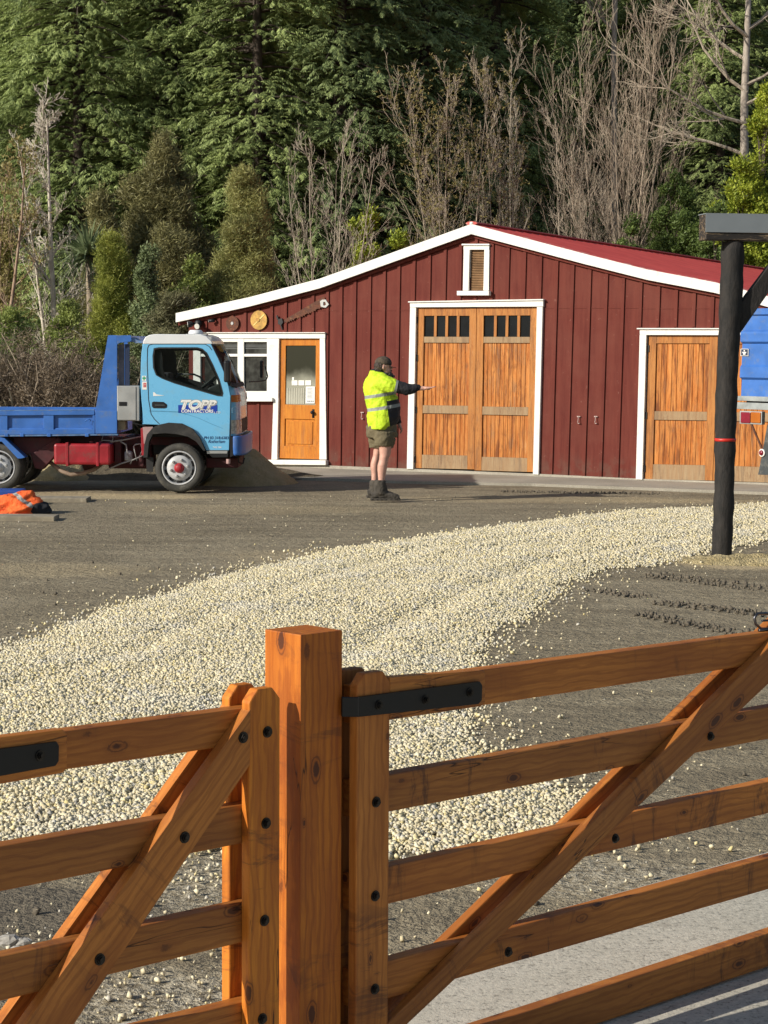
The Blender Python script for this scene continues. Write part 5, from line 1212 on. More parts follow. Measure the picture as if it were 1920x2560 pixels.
P = ground(1905, 1400); heap('sand_heap', 'thin spread of yellow sand round the foot of the dark pole', P.x-.05, P.y+.02, .80, .36, .028, sm2, 21)
dustw = plain('dusty_board', (.29,.25,.18), .9, var=.3, scale=5, dirt=((.42,.37,.27), 10, .8))
def plank(px0, px1, py, z1, wd, label):
    a = ground(px0, py); b = ground(px1, py); m = MB(); m.box((a.x, a.y, -.03), (b.x, a.y+wd, z1)); o = m.build('timber_board', dustw, bevel=.008); tag(o, label, 'board', 'dusty boards lying by the orange jacket')
plank(-260, 222, 1249, .03, .42, 'dusty flat board on the ground just behind the orange jacket')
plank(-260, 140, 1296, .03, .38, 'dusty flat board on the ground in front of the orange jacket at the left edge')
def cloth(name, label, cat, cx, cy, r3, mat, seed, amp=.28):
    q = np.random.RandomState(seed); nu, nv = 72, 36; V = []; 
    U, Vv = np.meshgrid(np.linspace(0, 2*np.pi, nu, endpoint=False), np.linspace(.02, np.pi*.5+.25, nv))
    D = np.stack([np.sin(Vv)*np.cos(U), np.sin(Vv)*np.sin(U), np.cos(Vv)], -1); rad = np.ones_like(U)
    for k in range(26):
        w_ = q.normal(size=3)*q.uniform(1.2, 4); ph = q.uniform(0, 6); s_ = D@w_+ph; rad += amp*.16*(1-2*np.abs(np.sin(s_)))*q.uniform(.3, 1)
    V = D*rad[..., None]*np.array(r3); V[..., 2] = np.maximum(V[..., 2], -.01); V = V.reshape(-1, 3)
    I = [(j*nu+i, (j+1)*nu+i, (j+1)*nu+(i+1) % nu, j*nu+(i+1) % nu) for j in range(nv-1) for i in range(nu)]
    o = indexed(name, V, np.array(I), mat); o.location = (cx, cy, 0); o.data.polygons.foreach_set('use_smooth', [True]*len(I)); tag(o, label, cat); return o
def jackmat():
    g = NG('orange_hi_vis'); v = g.co(); o = g.xyz(v); n = g.noise(v, 8, 4, dist=.5)
    t = g.math('ADD', g.math('ADD', g.math('MULTIPLY', o[0], .75), g.math('MULTIPLY', o[2], 1.25)), g.math('MULTIPLY', n, .08))
    b = g.math('LESS_THAN', g.math('ABSOLUTE', g.math('SUBTRACT', t, .345)), .026)
    b2 = g.math('LESS_THAN', g.math('ABSOLUTE', g.math('SUBTRACT', g.math('SUBTRACT', o[2], g.math('MULTIPLY', o[0], .9)), .40)), .02)
    col = g.mix(g.ramp(n, .3, .7), (.75,.095,.015), (.92,.17,.03)); col = g.mix(g.math('MAXIMUM', b, b2), col, (.42,.40,.36)); g.base(col); g.rough(.8); g.bump(g.noise(v, 14, 4, .6, dist=1.2), .9, .04); return g.mat
P = ground(25, 1282); cloth('jacket', 'crumpled orange hi-vis jacket with grey reflective tape heaped on the ground at the left edge', 'jacket', P.x, P.y+.16, (.45, .32, .285), jackmat(), 5, .26)
P = ground(92, 1282); cloth('black_bundle', 'black cloth bundle lying against the right side of the orange jacket', 'clothing', P.x-.03, P.y+.10, (.22, .18, .17), MAT['blackcloth'], 6, .15)
P = ground(5, 1268); bo = MB(); bo.box((P.x-.5, P.y+.55, 0), (P.x+.14, P.y+.9, .17)); o = bo.build('crate', plain('dark_blue_plastic', (.02,.07,.33), .45), bevel=.02, seg=3); tag(o, 'dark blue plastic crate just behind the orange jacket at the left edge', 'crate')
# ================================================================ MAN
mp0 = ground(860+500/5.265, 1250.5); man = empty('person', 'man in yellow hi-vis shirt, shorts and boots pointing right with an outstretched arm', 'person', mp0, 0)
def mz(zx, zy, y=0.0):
    """pixel in the man crop to local metres, at local depth y"""
    px, py = 860+zx/5.265, 860+zy/5.265; F_ = Frame(mp0, 0); a = F_.hit(px, py, y); return Vector((a[0], y, a[1]))
def loft(m, secs, n=20):
    """secs: list of (centre, half x, half y[, tilt axis])"""
    vs = []; fs = []
    for c, ra, rb in secs:
        for k in range(n):
            t = 2*math.pi*k/n; vs.append((c[0]+ra*math.cos(t), c[1]+rb*math.sin(t), c[2]))
    for i in range(len(secs)-1):
        for k in range(n):
            k2 = (k+1) % n; fs.append((i*n+k, i*n+k2, (i+1)*n+k2, (i+1)*n+k))
    fs.append(tuple(reversed(range(n)))); fs.append(tuple(range((len(secs)-1)*n, len(secs)*n))); m.add(vs, fs)
def sec(zx0, zx1, zy, hy, y=0.0):
    a = mz(zx0, zy, y); b = mz(zx1, zy, y); return ((a+b)/2, (b.x-a.x)/2, hy)
def rem(o, vox, sm=6, dis=None):
    r_ = o.modifiers.new('remesh', 'REMESH'); r_.mode = 'VOXEL'; r_.voxel_size = vox; r_.use_smooth_shade = True
    s_ = o.modifiers.new('smooth', 'SMOOTH'); s_.iterations = sm; s_.factor = .6
    if dis:
        tx = bpy.data.textures.new(o.name, 'CLOUDS'); tx.noise_scale = dis[1]; d_ = o.modifiers.new('folds', 'DISPLACE'); d_.texture = tx; d_.strength = dis[0]; d_.mid_level = .5; d_.texture_coords = 'LOCAL'
    return o
NY, FY = -.115, .20
b = MB()
# legs: near and far
loft(b, [sec(420,610,1150,.10,NY), sec(440,625,1300,.095,NY), sec(462,622,1380,.083,NY), sec(468,614,1450,.072,NY), sec(462,585,1520,.062,NY), sec(440,572,1600,.062,NY), sec(440,562,1660,.056,NY), sec(445,548,1720,.047,NY), sec(450,535,1790,.043,NY), sec(450,540,1990,.045,NY)])
loft(b, [sec(380,560,1150,.10,FY), sec(385,520,1300,.085,FY), sec(388,500,1400,.072,FY), sec(380,478,1470,.062,FY), sec(352,462,1560,.062,FY), sec(346,452,1630,.056,FY), sec(360,448,1700,.047,FY), sec(362,445,1780,.043,FY), sec(330,440,1960,.045,FY)])
loft(b, [sec(330,670,1220,.19,.03), sec(320,660,1000,.20,.02), sec(330,650,800,.2,.0), sec(330,610,600,.2,0), sec(340,580,500,.17,0), sec(380,560,430,.10,0), sec(420,545,400,.06,0), sec(440,545,350,.058,0), sec(450,560,300,.06,0)])
# head with face in profile
hc = mz(522, 290, 0)
b.ball(hc+Vector((-.005,0,.02)), (.098,.076,.105), 20, 14); b.ball(hc+Vector((.035,0,-.045)), (.062,.058,.078), 16, 12)
b.ball(hc+Vector((.094,0,-.03)), (.026,.014,.016), 10, 8); b.tube([hc+Vector((.078,0,.012)), hc+Vector((.108,0,-.032))], [.010,.013], 8)   # nose
b.ball(hc+Vector((.078,0,-.082)), (.026,.03,.018), 10, 8); b.ball(hc+Vector((.082,0,-.066)), (.018,.026,.008), 10, 6); b.ball(hc+Vector((.062,0,.02)), (.026,.055,.012), 10, 6)
for s_ in (-1, 1): b.ball(hc+Vector((-.005, s_*.078, -.015)), (.018,.010,.032), 10, 8)
# near arm stretched forward and palm-down hand with five fingers
AY = -.245
arm = [mz(455,520,-.18), mz(560,545,-.225), mz(700,575,AY), mz(790,595,AY), mz(900,585,AY), mz(1000,582,AY), mz(1060,583,AY)]
b.tube(arm, [.065,.062,.055,.052,.045,.030,.027], 14)
w0 = mz(1050,583,AY); pend = mz(1142,577,AY)
b.tube([w0, w0+(pend-w0)*.35, w0+(pend-w0)*.8, pend], [(.024,.030),(.040,.020),(.045,.017),(.040,.014)], 16)
hd = (pend-w0).normalized()
for k, (yo, L_, up_) in enumerate(((-.032,.066,.000), (-.011,.080,.008), (.011,.076,.010), (.031,.060,.006))):
    p0_ = pend - hd*.012 + Vector((0, yo, 0)); dr = (hd + Vector((0, yo*1.8, .12+up_*6))).normalized()
    b.tube([p0_, p0_+dr*L_*.45, p0_+dr*L_*.78+Vector((0,0,.002)), p0_+dr*L_+Vector((0,0,.000))], [.0105,.0098,.0088,.006], 8)
th = w0+(pend-w0)*.3+Vector((0, .030, -.004)); b.tube([th, th+Vector((.028,.026,-.010)), th+Vector((.056,.034,-.012))], [.014,.012,.008], 8)
# far arm hanging in front of the belly, loosely curled hand
fa = [mz(480,500,.20), mz(560,680,.27), mz(640,860,.28), mz(700,980,.27), mz(728,1060,.26)]
b.tube(fa, [.062,.056,.048,.034,.028], 12)
h0 = mz(728,1060,.26); h1 = mz(750,1120,.26); b.tube([h0, h0+(h1-h0)*.5, h1], [(.022,.028),(.020,.040),(.018,.040)], 12)
for k, (yo, L_) in enumerate(((-.030,.055), (-.010,.066), (.010,.062), (.029,.050))):
    p0_ = h1 + Vector((0, yo, .006)); b.tube([p0_, p0_+Vector((.008,0,-L_*.5)), p0_+Vector((-.002,0,-L_*.85)), p0_+Vector((-.014,0,-L_*1.02))], [.0105,.010,.009,.0065], 8)
th = h0+Vector((.012,-.028,-.03)); b.tube([th, th+Vector((.024,-.012,-.03)), th+Vector((.022,-.010,-.058))], [.013,.011,.008], 8)
body = rem(b.build('body', MAT['skin'], man), .0065, 3)
# eyes
m = MB()
for s_ in (-1, 1): m.ball(hc+Vector((.083, s_*.03, .0)), .010, 8, 6)
m.build('eyes', MAT['hair'], man, smooth=True)
# shirt
m = MB()
loft(m, [sec(325,590,1118,.235,0), sec(322,640,1085,.24,0), sec(308,712,1030,.245,0), sec(302,738,960,.25,0), sec(305,746,880,.25,0), sec(292,738,800,.25,0), sec(272,712,710,.25,0), sec(255,668,630,.25,0), sec(252,648,560,.245,0), sec(268,628,490,.225,0), sec(300,590,430,.17,0), sec(330,548,385,.10,0), sec(352,520,350,.070,0)], 28)
sh = [mz(440,505,-.10), mz(500,515,-.175), mz(570,535,-.225), mz(640,555,AY), mz(700,562,AY)]
m.tube(sh, [.125,.128,.108,.094,.084], 18)
m.tube([mz(450,500,.10), mz(500,560,.20), mz(555,680,.27)], [.11,.10,.085], 16)
shirt = rem(m.build('hi_vis_shirt', MAT['hivis'], man), .011, 4, (.030, .075))
m = MB()
loft(m, [(c+Vector((-.006, 0, 0)), ra*.93, rb+.006) for c, ra, rb in []] or [sec(598,700,1050,.20,0), sec(600,736,1000,.21,0)], 16) if False else None
m.tube([mz(690,562,AY), mz(760,575,AY), mz(830,598,AY), mz(900,592,AY), mz(960,572,AY), mz(1003,578,AY)], [.076,.080,.078,.066,.048,.033], 18)
sl = rem(m.build('black_sleeve', MAT['blackcloth'], man), .009, 3, (.02, .05))
m = MB(); m.tube([mz(545,670,.27), mz(620,840,.29), mz(690,960,.28), mz(726,1050,.26)], [.078,.068,.055,.038], 16); rem(m.build('black_sleeve', MAT['blackcloth'], man), .009, 3, (.015, .05))
tpz = [mz(683,556,AY), mz(705,558,AY)]
m = MB(); d_ = (tpz[1]-tpz[0]); m.tube([mz(672,566,AY), mz(702,572,AY)], [.094,.090], 22, cap=False); o = m.build('reflective_cuff', plain('reflective_tape', (.27,.29,.27), .5), man, smooth=True)
m = MB(); loft(m, [sec(340,560,372,.083,0), sec(352,540,345,.078,0), sec(362,528,330,.066,0)], 20); rem(m.build('black_collar', MAT['blackcloth'], man), .009, 2)
# shorts
m = MB()
loft(m, [sec(330,690,1020,.215,.02), sec(292,696,1090,.235,.03), sec(290,700,1180,.24,.04), sec(300,700,1230,.22,.05)], 24)
loft(m, [sec(380,672,1150,.155,NY+.02), sec(388,660,1240,.135,NY), sec(408,640,1345,.115,NY)], 20)
loft(m, [sec(300,610,1150,.15,FY), sec(318,680,1250,.14,FY), sec(335,655,1365,.125,FY)], 20)
rem(m.build('shorts', MAT['olive'], man), .010, 4, (.03, .06))
# boots with gaiters
def boot(dx, y, gx0, gx1, gy0, toe, heel, sole_zy):
    m = MB(); s0 = mz(heel, sole_zy, y); s1 = mz(toe, sole_zy, y); zg = max(0, s0.z)
    loft(m, [sec(gx0, gx1, gy0, .068, y), sec(gx0-14, gx1+12, gy0+60, .076, y), sec(gx0-8, gx1+30, gy0+130, .072, y), sec(gx0-6, gx1+40, gy0+190, .066, y)], 18)
    c0 = Vector((s0.x+.05, y, zg+.055)); c1 = Vector((s1.x-.04, y, zg+.042))
    m.tube([c0+Vector((-.03,0,.0)), c0+Vector((.03,0,.015)), (c0+c1)/2+Vector((0,0,.022)), c1+Vector((-.03,0,.004)), c1+Vector((.028,0,-.006))], [(.040,.045),(.050,.055),(.050,.052),(.050,.042),(.034,.028)], 18)
    o = rem(m.build('boot', MAT['boot'], man), .009, 3, (.018, .04))
    m = MB(); pts = []
    for k in range(24):
        t = 2*math.pi*k/24; cx = (s0.x+s1.x)/2; a_ = (s1.x-s0.x)/2; pts.append((cx + a_*math.copysign(abs(math.cos(t))**.7, math.cos(t)), y + .052*math.copysign(abs(math.sin(t))**.7, math.sin(t))*(1.0 if math.cos(t) > 0 else .85)))
    m.add([(p[0], p[1], zg-.002) for p in pts]+[(p[0], p[1], zg+.028) for p in pts], [tuple(reversed(range(24))), tuple(range(24, 48))] + [((i+1) % 24, i, i+24, (i+1) % 24+24) for i in range(24)]); m.v = [(v[0], v[1], v[2]) for v in m.v]
    for i in range(7):
        xx = s0.x+.02+(s1.x-s0.x-.04)*i/6; m.box((xx-.008, y-.055, zg-.004), (xx+.008, y+.055, zg+.018))
    m.build('sole', MAT['boot'], o)
boot(0, NY, 402, 545, 1790, 742, 345, 2055); boot(0, FY, 345, 465, 1790, 660, 290, 2020)
m = MB(); loft(m, [sec(375,520,1800,.07,FY), sec(330,520,1900,.075,FY)], 14); rem(m.build('gaiter', MAT['boot'], man), .01, 3, (.03,.05))
# cap, hair, beard
m = MB(); vs = []
m.ball(hc+Vector((-.006,0,.035)), (.112,.088,.092), 22, 14); m.v = [(v[0], v[1], max(v[2], hc.z+.022-(v[0]-hc.x)*.15)) for v in m.v]
cp_ = rem(m.build('cap', MAT['cap'], man), .007, 2)
m = MB(); pts = []
for k in range(15):
    t = -math.pi/2 + math.pi*k/14; pts.append((hc.x+.075+.085*math.cos(t), .072*math.sin(t)))
K = len(pts); top_ = [(p[0], p[1], hc.z+.020-(p[0]-hc.x-.07)*.38 - abs(p[1])*.2) for p in pts]
m.add(top_+[(p[0], p[1], p[2]-.006) for p in top_], [tuple(range(K)), tuple(reversed(range(K, 2*K)))] + [(i, i+K, (i+1) % K+K, (i+1) % K) for i in range(K)]); m.build('cap_peak', MAT['cap'], cp_)
m = MB(); m.ball(hc+Vector((-.058,0,.0)), (.066,.086,.072), 16, 10); m.ball(hc+Vector((-.085,0,-.045)), (.045,.075,.036), 14, 10); m.ball(hc+Vector((-.035,-.07,-.01)), (.04,.018,.05), 12, 8); rem(m.build('hair', MAT['hair'], man), .007, 1, (.02, .02))
m = MB(); m.ball(hc+Vector((.068,0,-.112)), (.050,.048,.045), 14, 10); m.ball(hc+Vector((.108,0,-.128)), (.040,.030,.020), 12, 8); m.ball(hc+Vector((.03,0,-.10)), (.04,.062,.04), 12, 8); m.ball(hc+Vector((.094,0,-.062)), (.018,.032,.012), 10, 6); rem(m.build('beard', MAT['beard'], man), .007, 1, (.02, .02))
# ================================================================ VEGETATION
def frames(fwd, up):
    f = fwd/np.linalg.norm(fwd, axis=1)[:, None]; s_ = np.cross(f, up); s_ /= (np.linalg.norm(s_, axis=1)[:, None]+1e-9); u = np.cross(s_, f)
    return np.stack([f, s_, u], -1)                      # columns: local x,y,z
def scatter(tmpls, P, fwd, up, scale, r):
    """instances of quad templates -> (n,4,3)"""
    M_ = frames(fwd, up); idx = r.randint(0, len(tmpls), len(P)); out = []
    for k, T_ in enumerate(tmpls):
        s_ = idx == k
        if not s_.any(): continue
        q = np.einsum('nij,mvj->nmvi', M_[s_], T_)*scale[s_][:, None, None, None] + P[s_][:, None, None, :]
        out.append(q.reshape(-1, 4, 3))
    return np.concatenate(out)
def diamond(p, d, n, L, w_, bend=0.0):
    """a thin leaf quad from p along d with width w, n = side direction"""
    p = np.array(p, float); d = np.array(d, float); n = np.array(n, float)
    return np.array([p, p+d*L*.45+n*w_/2, p+d*L+np.array([0, 0, bend]), p+d*L*.45-n*w_/2])
def frond(r, K=7):
    """drooping flat conifer spray, length 1 along x, droops to -z"""
    Q = []; 
    for k in range(K):
        t = k/K; p = np.array([t, 0, -.28*t*t]); L = .42*(1-t*.65)*r.uniform(.7, 1.2)
        for s_ in (-1, 1):
            a = r.uniform(.5, .9); d = np.array([math.cos(a), s_*math.sin(a), -.25-r.uniform(0, .35)]); d /= np.linalg.norm(d)
            n = np.cross(d, [0, 0, 1]); n = n/np.linalg.norm(n)*.7 + np.array([0, 0, r.uniform(-.5, .5)]); Q.append(diamond(p, d, n, L, .085, -.05))
    Q.append(diamond([.1, 0, 0], [1, 0, -.3], [0, 1, 0], .95, .08)); return np.array(Q)
def leafclump(r, n=12, L=.5, w_=.2, spread=1.0):
    Q = []
    for k in range(n):
        d = r.normal(size=3); d[2] = abs(d[2])*.6+.1; d /= np.linalg.norm(d); s_ = np.cross(d, r.normal(size=3)); s_ /= np.linalg.norm(s_); Q.append(diamond(r.normal(size=3)*.25*spread, d, s_, L*r.uniform(.7, 1.2), w_))
    return np.array(Q)
rt = np.random.RandomState(77)
FR = [frond(rt, 7) for _ in range(5)]
LC = [leafclump(rt, 12, .55, .22) for _ in range(4)]
LF = [leafclump(rt, 22, .55, .075, 1.3) for _ in range(4)]      # fine needle-like leaves
LB = [leafclump(rt, 9, .75, .30) for _ in range(4)]
bark_dark = barkmat('dark_bark', (.035,.026,.018), (.08,.06,.045))
bark_pale = barkmat('pale_bark', (.42,.37,.30), (.66,.60,.50))
bark_pink = barkmat('brownish_twig_bark', (.26,.205,.15), (.45,.37,.28))
bark_grey = barkmat('grey_twig_bark', (.27,.225,.17), (.45,.385,.30))
CM = {'deep': leafmat('cedar_green', (.055,.085,.026), (.50,.60,.22), .5, .2, (.36,.64)),
      'blue': leafmat('blue_green_cedar', (.050,.085,.035), (.40,.49,.20), .5, .2, (.36,.64))}
def trunkmesh(name, pts, rads, mat, parent, n=9):
    m = MB(); m.tube(pts, rads, n); return m.build(name, mat, parent, smooth=True)
def conifer(seed, H_, Rb, mat, zlow=.02):
    r = np.random.RandomState(seed); root = bpy.data.objects.new('conifer', None); COL.objects.link(root)
    trunkmesh('trunk', [(0,0,-.3),(.05,0,H_*.4),(0,.05,H_*.97)], [.28,.17,.03], bark_dark, root)
    P = []; Fw = []; Sc = []; mb = MB()
    nb = int(H_*20)
    for i in range(nb):
        t = zlow + (1-zlow)*(i+r.rand())/nb; h = H_*t; az = r.uniform(0, 2*np.pi)
        L = Rb*(1-t)**.62*r.uniform(.72, 1.12) + .25; dirv = np.array([math.cos(az), math.sin(az), 0])
        rise = r.uniform(.05, .35); pts = []
        for s_ in np.linspace(0, 1, 6):
            pts.append(np.array([0, 0, h]) + dirv*L*s_ + np.array([0, 0, L*(rise*s_ - r.uniform(.36,.5)*s_*s_)]))
        mb.tube([Vector(p) for p in pts[:5]], [.035*(1-k/6) for k in range(5)], 3, cap=False)
        side = np.cross(dirv, [0, 0, 1])
        k = max(5, int(L/.046))
        for j in range(k):
            s_ = .12 + .88*(j+r.rand())/k; seg = min(4, int(s_*5)); f_ = s_*5-seg; p = pts[seg]*(1-f_)+pts[seg+1]*f_
            sgn = r.choice([-1, 1]); wd = (1-s_)*.62*L+.16
            p = p + side*sgn*wd*r.rand()*.8 + np.array([0, 0, r.uniform(-.22, .10)])
            fd = dirv*r.uniform(.5, 1.1) + side*sgn*r.uniform(.1, 1.0) + np.array([0, 0, r.uniform(-.55, .25)])
            P.append(p); Fw.append(fd); Sc.append(r.uniform(.22, .44)*(1 if s_ > .5 else .95))
    mb.build('branches', bark_dark, root)
    Q = scatter(FR, np.array(P), np.array(Fw), np.tile([0, 0, 1.0], (len(P), 1)), np.array(Sc), r)
    quads('crown', Q, mat, root); return root
def copytree(o, loc, rz, sc=1, parent=None):
    c = o.copy(); COL.objects.link(c)
    if parent: c.parent = parent
    else: c.location = loc; c.rotation_euler = (0, 0, rz); c.scale = (sc if hasattr(sc, '__len__') else (sc, sc, sc))
    for ch in list(o.children): copytree(ch, None, 0, 1, c)
    return c
def gz(x, y): return float(hillz(np.array([x]), np.array([y]))[0])
protos = [conifer(101, 17, 3.3, CM['deep']), conifer(102, 18, 3.0, CM['blue']), conifer(103, 16, 3.5, CM['deep'])]
# photo x, distance, proto, scale, label
conif = [(-60, 54.5, 0, 1.0, 'dark green conifer at the far left edge of the wood, nearest the photo border'),
 (205, 53, 2, 1.02, 'dense conifer standing behind the bare white-stemmed tree'),
 (430, 54, 0, 1.06, 'broad conifer filling the wood above the brownish bushy tree'),
 (640, 52.5, 2, 1.0, 'broad light-tipped conifer directly above the pale conical shrub'),
 (850, 53.5, 1, 1.05, 'tall blue-green conifer behind the bare tree left of the barn ridge'),
 (1050, 55.5, 1, .98, 'blue-green conifer left of the bare trees behind the barn ridge'),
 (1230, 58, 0, 1.0, 'conifer with light branch tips above the middle bare tree behind the barn'),
 (1460, 63, 1, .95, 'shadowed conifer deep behind the tallest bushy bare tree'),
 (1660, 62, 0, .95, 'dark conifer between the tallest bare tree and the thick-trunked tree'),
 (1790, 57.5, 2, .78, 'lower conifer left of the thick pale trunk above the dark shrubs'),
 (1960, 62, 1, .95, 'conifer behind the thick pale trunk at the right edge'),
 (90, 62, 1, 1.0, 'second-row conifer high in the wood at far left'), (330, 61, 2, 1.02, 'second-row conifer in the gap above the cabbage tree'),
 (560, 62, 1, 1.0, 'second-row conifer high in the wood left of centre'), (760, 60, 0, 1.0, 'second-row conifer high in the wood at centre'),
 (960, 62.5, 2, 1.0, 'second-row conifer high above the left gable slope'), (1150, 66, 1, 1.0, 'second-row conifer high above the barn ridge'),
 (1340, 70, 2, 1.0, 'third-row dark conifer at the top right of centre'), (1560, 71, 0, 1.0, 'third-row dark conifer high above the barn roof'),
 (1740, 69, 1, 1.0, 'third-row dark conifer by the top right tangle of bare limbs'), (1900, 71, 2, 1.0, 'third-row conifer in the top right corner')]
usedp = set()
for i, (px, Y_, k, sc, lab) in enumerate(conif):
    X_ = (px-960)/FPX*Y_; rz = (i*2.39996) % 6.283; loc = (X_, Y_, gz(X_, Y_)-.1)
    if k in usedp: o = copytree(protos[k], loc, rz, sc)
    else: o = protos[k]; o.location = loc; o.rotation_euler = (0, 0, rz); o.scale = (sc, sc, sc); usedp.add(k)
    tag(o, lab, 'tree', 'conifers of the wood behind the barn')
# ---- bare trees
def baretree(name, label, px, Y_, pytop, width, mat, seed, stems=1, spread=.25, up=.8, dens=1.0, r0=.06, zb=0.0, lean=0, first=.25, twig=.004, leaves=None, levels=3, group='leafless trees behind the barn and truck', side=1.0):
    r = np.random.RandomState(seed); T_ = at_depth(px, pytop, Y_); g0 = gz(T_.x, Y_); H_ = T_.z-g0
    root = empty(name, label, 'tree', (T_.x-lean, Y_, g0), 0, group); W2 = width/FPX*Y_/2
    mt = MB(); ml = MB(); tips = []
    def grow(p, d, L, rad, lev, m, upk):
        n = 5 if lev <= 1 else 4; pts = [p]; rs = [rad]; dd = d.copy()
        for i in range(n):
            dd = dd + r.normal(size=3)*((.012 if stems == 1 else .03) if lev == 0 else .03+.06*lev) + np.array([0, 0, upk*.22]); dd /= np.linalg.norm(dd)
            p = p + dd*L/n; pts.append(p); rs.append(max(twig*.8, rad*(1-(i+1)/n*.82)))
        m.tube([Vector(q) for q in pts], rs, 6 if lev == 0 else (4 if lev == 1 else 3), cap=False)
        tips.append(pts[-1])
        if lev >= levels: return
        nchild = int((17 if lev == 0 else (9 if lev == 1 else 5))*dens*r.uniform(.8, 1.2))
        for c in range(nchild):
            t = first + (1-first)*(c+r.rand())/nchild if lev == 0 else .15+.83*(c+r.rand())/nchild
            k = min(n-1, int(t*n)); f_ = t*n-k; q = pts[k]*(1-f_)+pts[k+1]*f_
            az = r.uniform(0, 2*np.pi); base = pts[k+1]-pts[k]; base /= np.linalg.norm(base)
            s_ = np.cross(base, [math.cos(az), math.sin(az), .3]); s_ /= np.linalg.norm(s_)
            ang = r.uniform(.35, .75)*side*(1.1 if lev == 0 else 1); nd = base*math.cos(ang)+s_*math.sin(ang)
            if lev == 0: l2 = min(W2*1.5*(1-t*.55)/max(.5, math.sin(ang)*1.3), H_*.5)*r.uniform(.6, 1.05)
            else: l2 = L*r.uniform(.32, .6)*(1-t*.3)
            grow(q, nd, l2, max(twig, rs[k]*r.uniform(.3, .5)), lev+1, ml, up)
    for s_ in range(stems):
        a = r.uniform(0, 6.28); off = np.array([math.cos(a), math.sin(a), 0])*(.12 if stems > 1 else 0)
        d = np.array([lean/H_ + (r.uniform(-spread, spread) if stems > 1 else 0), r.uniform(-spread, spread)*.6 if stems > 1 else 0, 1.0]); d /= np.linalg.norm(d)
        grow(off + np.array([0, 0, -.1]), d, H_*(r.uniform(.78, 1.0) if s_ else 1.0), r0*(r.uniform(.6, 1) if s_ else 1), 0, mt, .25 if stems > 1 else .05)
    mt.build('trunk', mat, root, smooth=True); ml.build('branches', mat, root)
    if leaves:
        mtl, frac, ls = leaves; tp_ = np.array(tips); tp_ = tp_[r.rand(len(tp_)) < frac]; P_ = np.repeat(tp_, 3, 0)+r.normal(size=(len(tp_)*3, 3))*.12
        Q = scatter(LB, P_, r.normal(size=P_.shape), np.tile([.1, .2, 1.0], (len(P_), 1)), r.uniform(.7, 1.2, len(P_))*ls, r); quads('leaves', Q, mtl, root)
    return root
yel = leafmat('yellowing_leaves', (.17,.14,.05), (.40,.34,.13)); 
baretree('bare_tree', 'bare white-stemmed tree standing behind the tipper tray at the left', 140, 41, 285, 230, bark_pale, 1, 1, up=.35, dens=1.25, r0=.085, side=1.35, twig=.006, first=.12, levels=3)
baretree('bare_tree', 'thinner pale stem leaning beside the white-stemmed tree', 70, 41.6, 330, 130, bark_pale, 2, 1, up=.6, dens=.9, r0=.05, lean=-.5, twig=.004)
baretree('bare_tree', 'crooked bare tree with peeling brown bark at the left photo edge', -5, 39.5, 380, 180, barkmat('peeling_bark', (.22,.13,.08), (.40,.30,.22)), 3, 2, up=.5, dens=.8, r0=.06, twig=.004, leaves=(yel, .25, .09))
baretree('bare_tree', 'slender many-stemmed bare tree rising just left of the barn gable', 822, 45.5, 322, 170, bark_grey, 4, 5, spread=.15, up=.6, dens=.9, r0=.032, side=.9)
baretree('bare_tree', 'brownish bare tree with a few yellow leaves above the left barn slope', 1128, 51.5, 175, 210, bark_pink, 5, 5, spread=.18, up=.5, dens=.9, r0=.034, leaves=(yel, .16, .07), side=.95)
baretree('bare_tree', 'upright bare tree above the barn ridge between two bushier ones', 1290, 52, 110, 160, bark_grey, 6, 4, spread=.12, up=.55, dens=.95, r0=.038, leaves=(yel, .06, .07), side=.85)
baretree('bare_tree', 'slim bare sapling right of the barn ridge', 1398, 51.5, 260, 130, bark_grey, 7, 2, spread=.2, up=.5, dens=.95, r0=.03)
baretree('bare_tree', 'tallest bushy bare tree with many upright twigs above the right roof slope', 1545, 52.5, 52, 330, bark_pink, 8, 8, spread=.20, up=.62, dens=.82, r0=.042, side=.85)
baretree('bare_tree', 'low bare brush between the bushy bare tree and the ridge', 1455, 52.2, 350, 180, bark_grey, 9, 4, spread=.3, up=.45, dens=.8, r0=.022)
baretree('bare_tree', 'thin brown bare sapling left of the thick pale trunk', 1745, 53.5, 330, 110, barkmat('brown_twig', (.20,.14,.10), (.30,.22,.17)), 10, 4, spread=.3, up=.5, dens=.7, r0=.025)
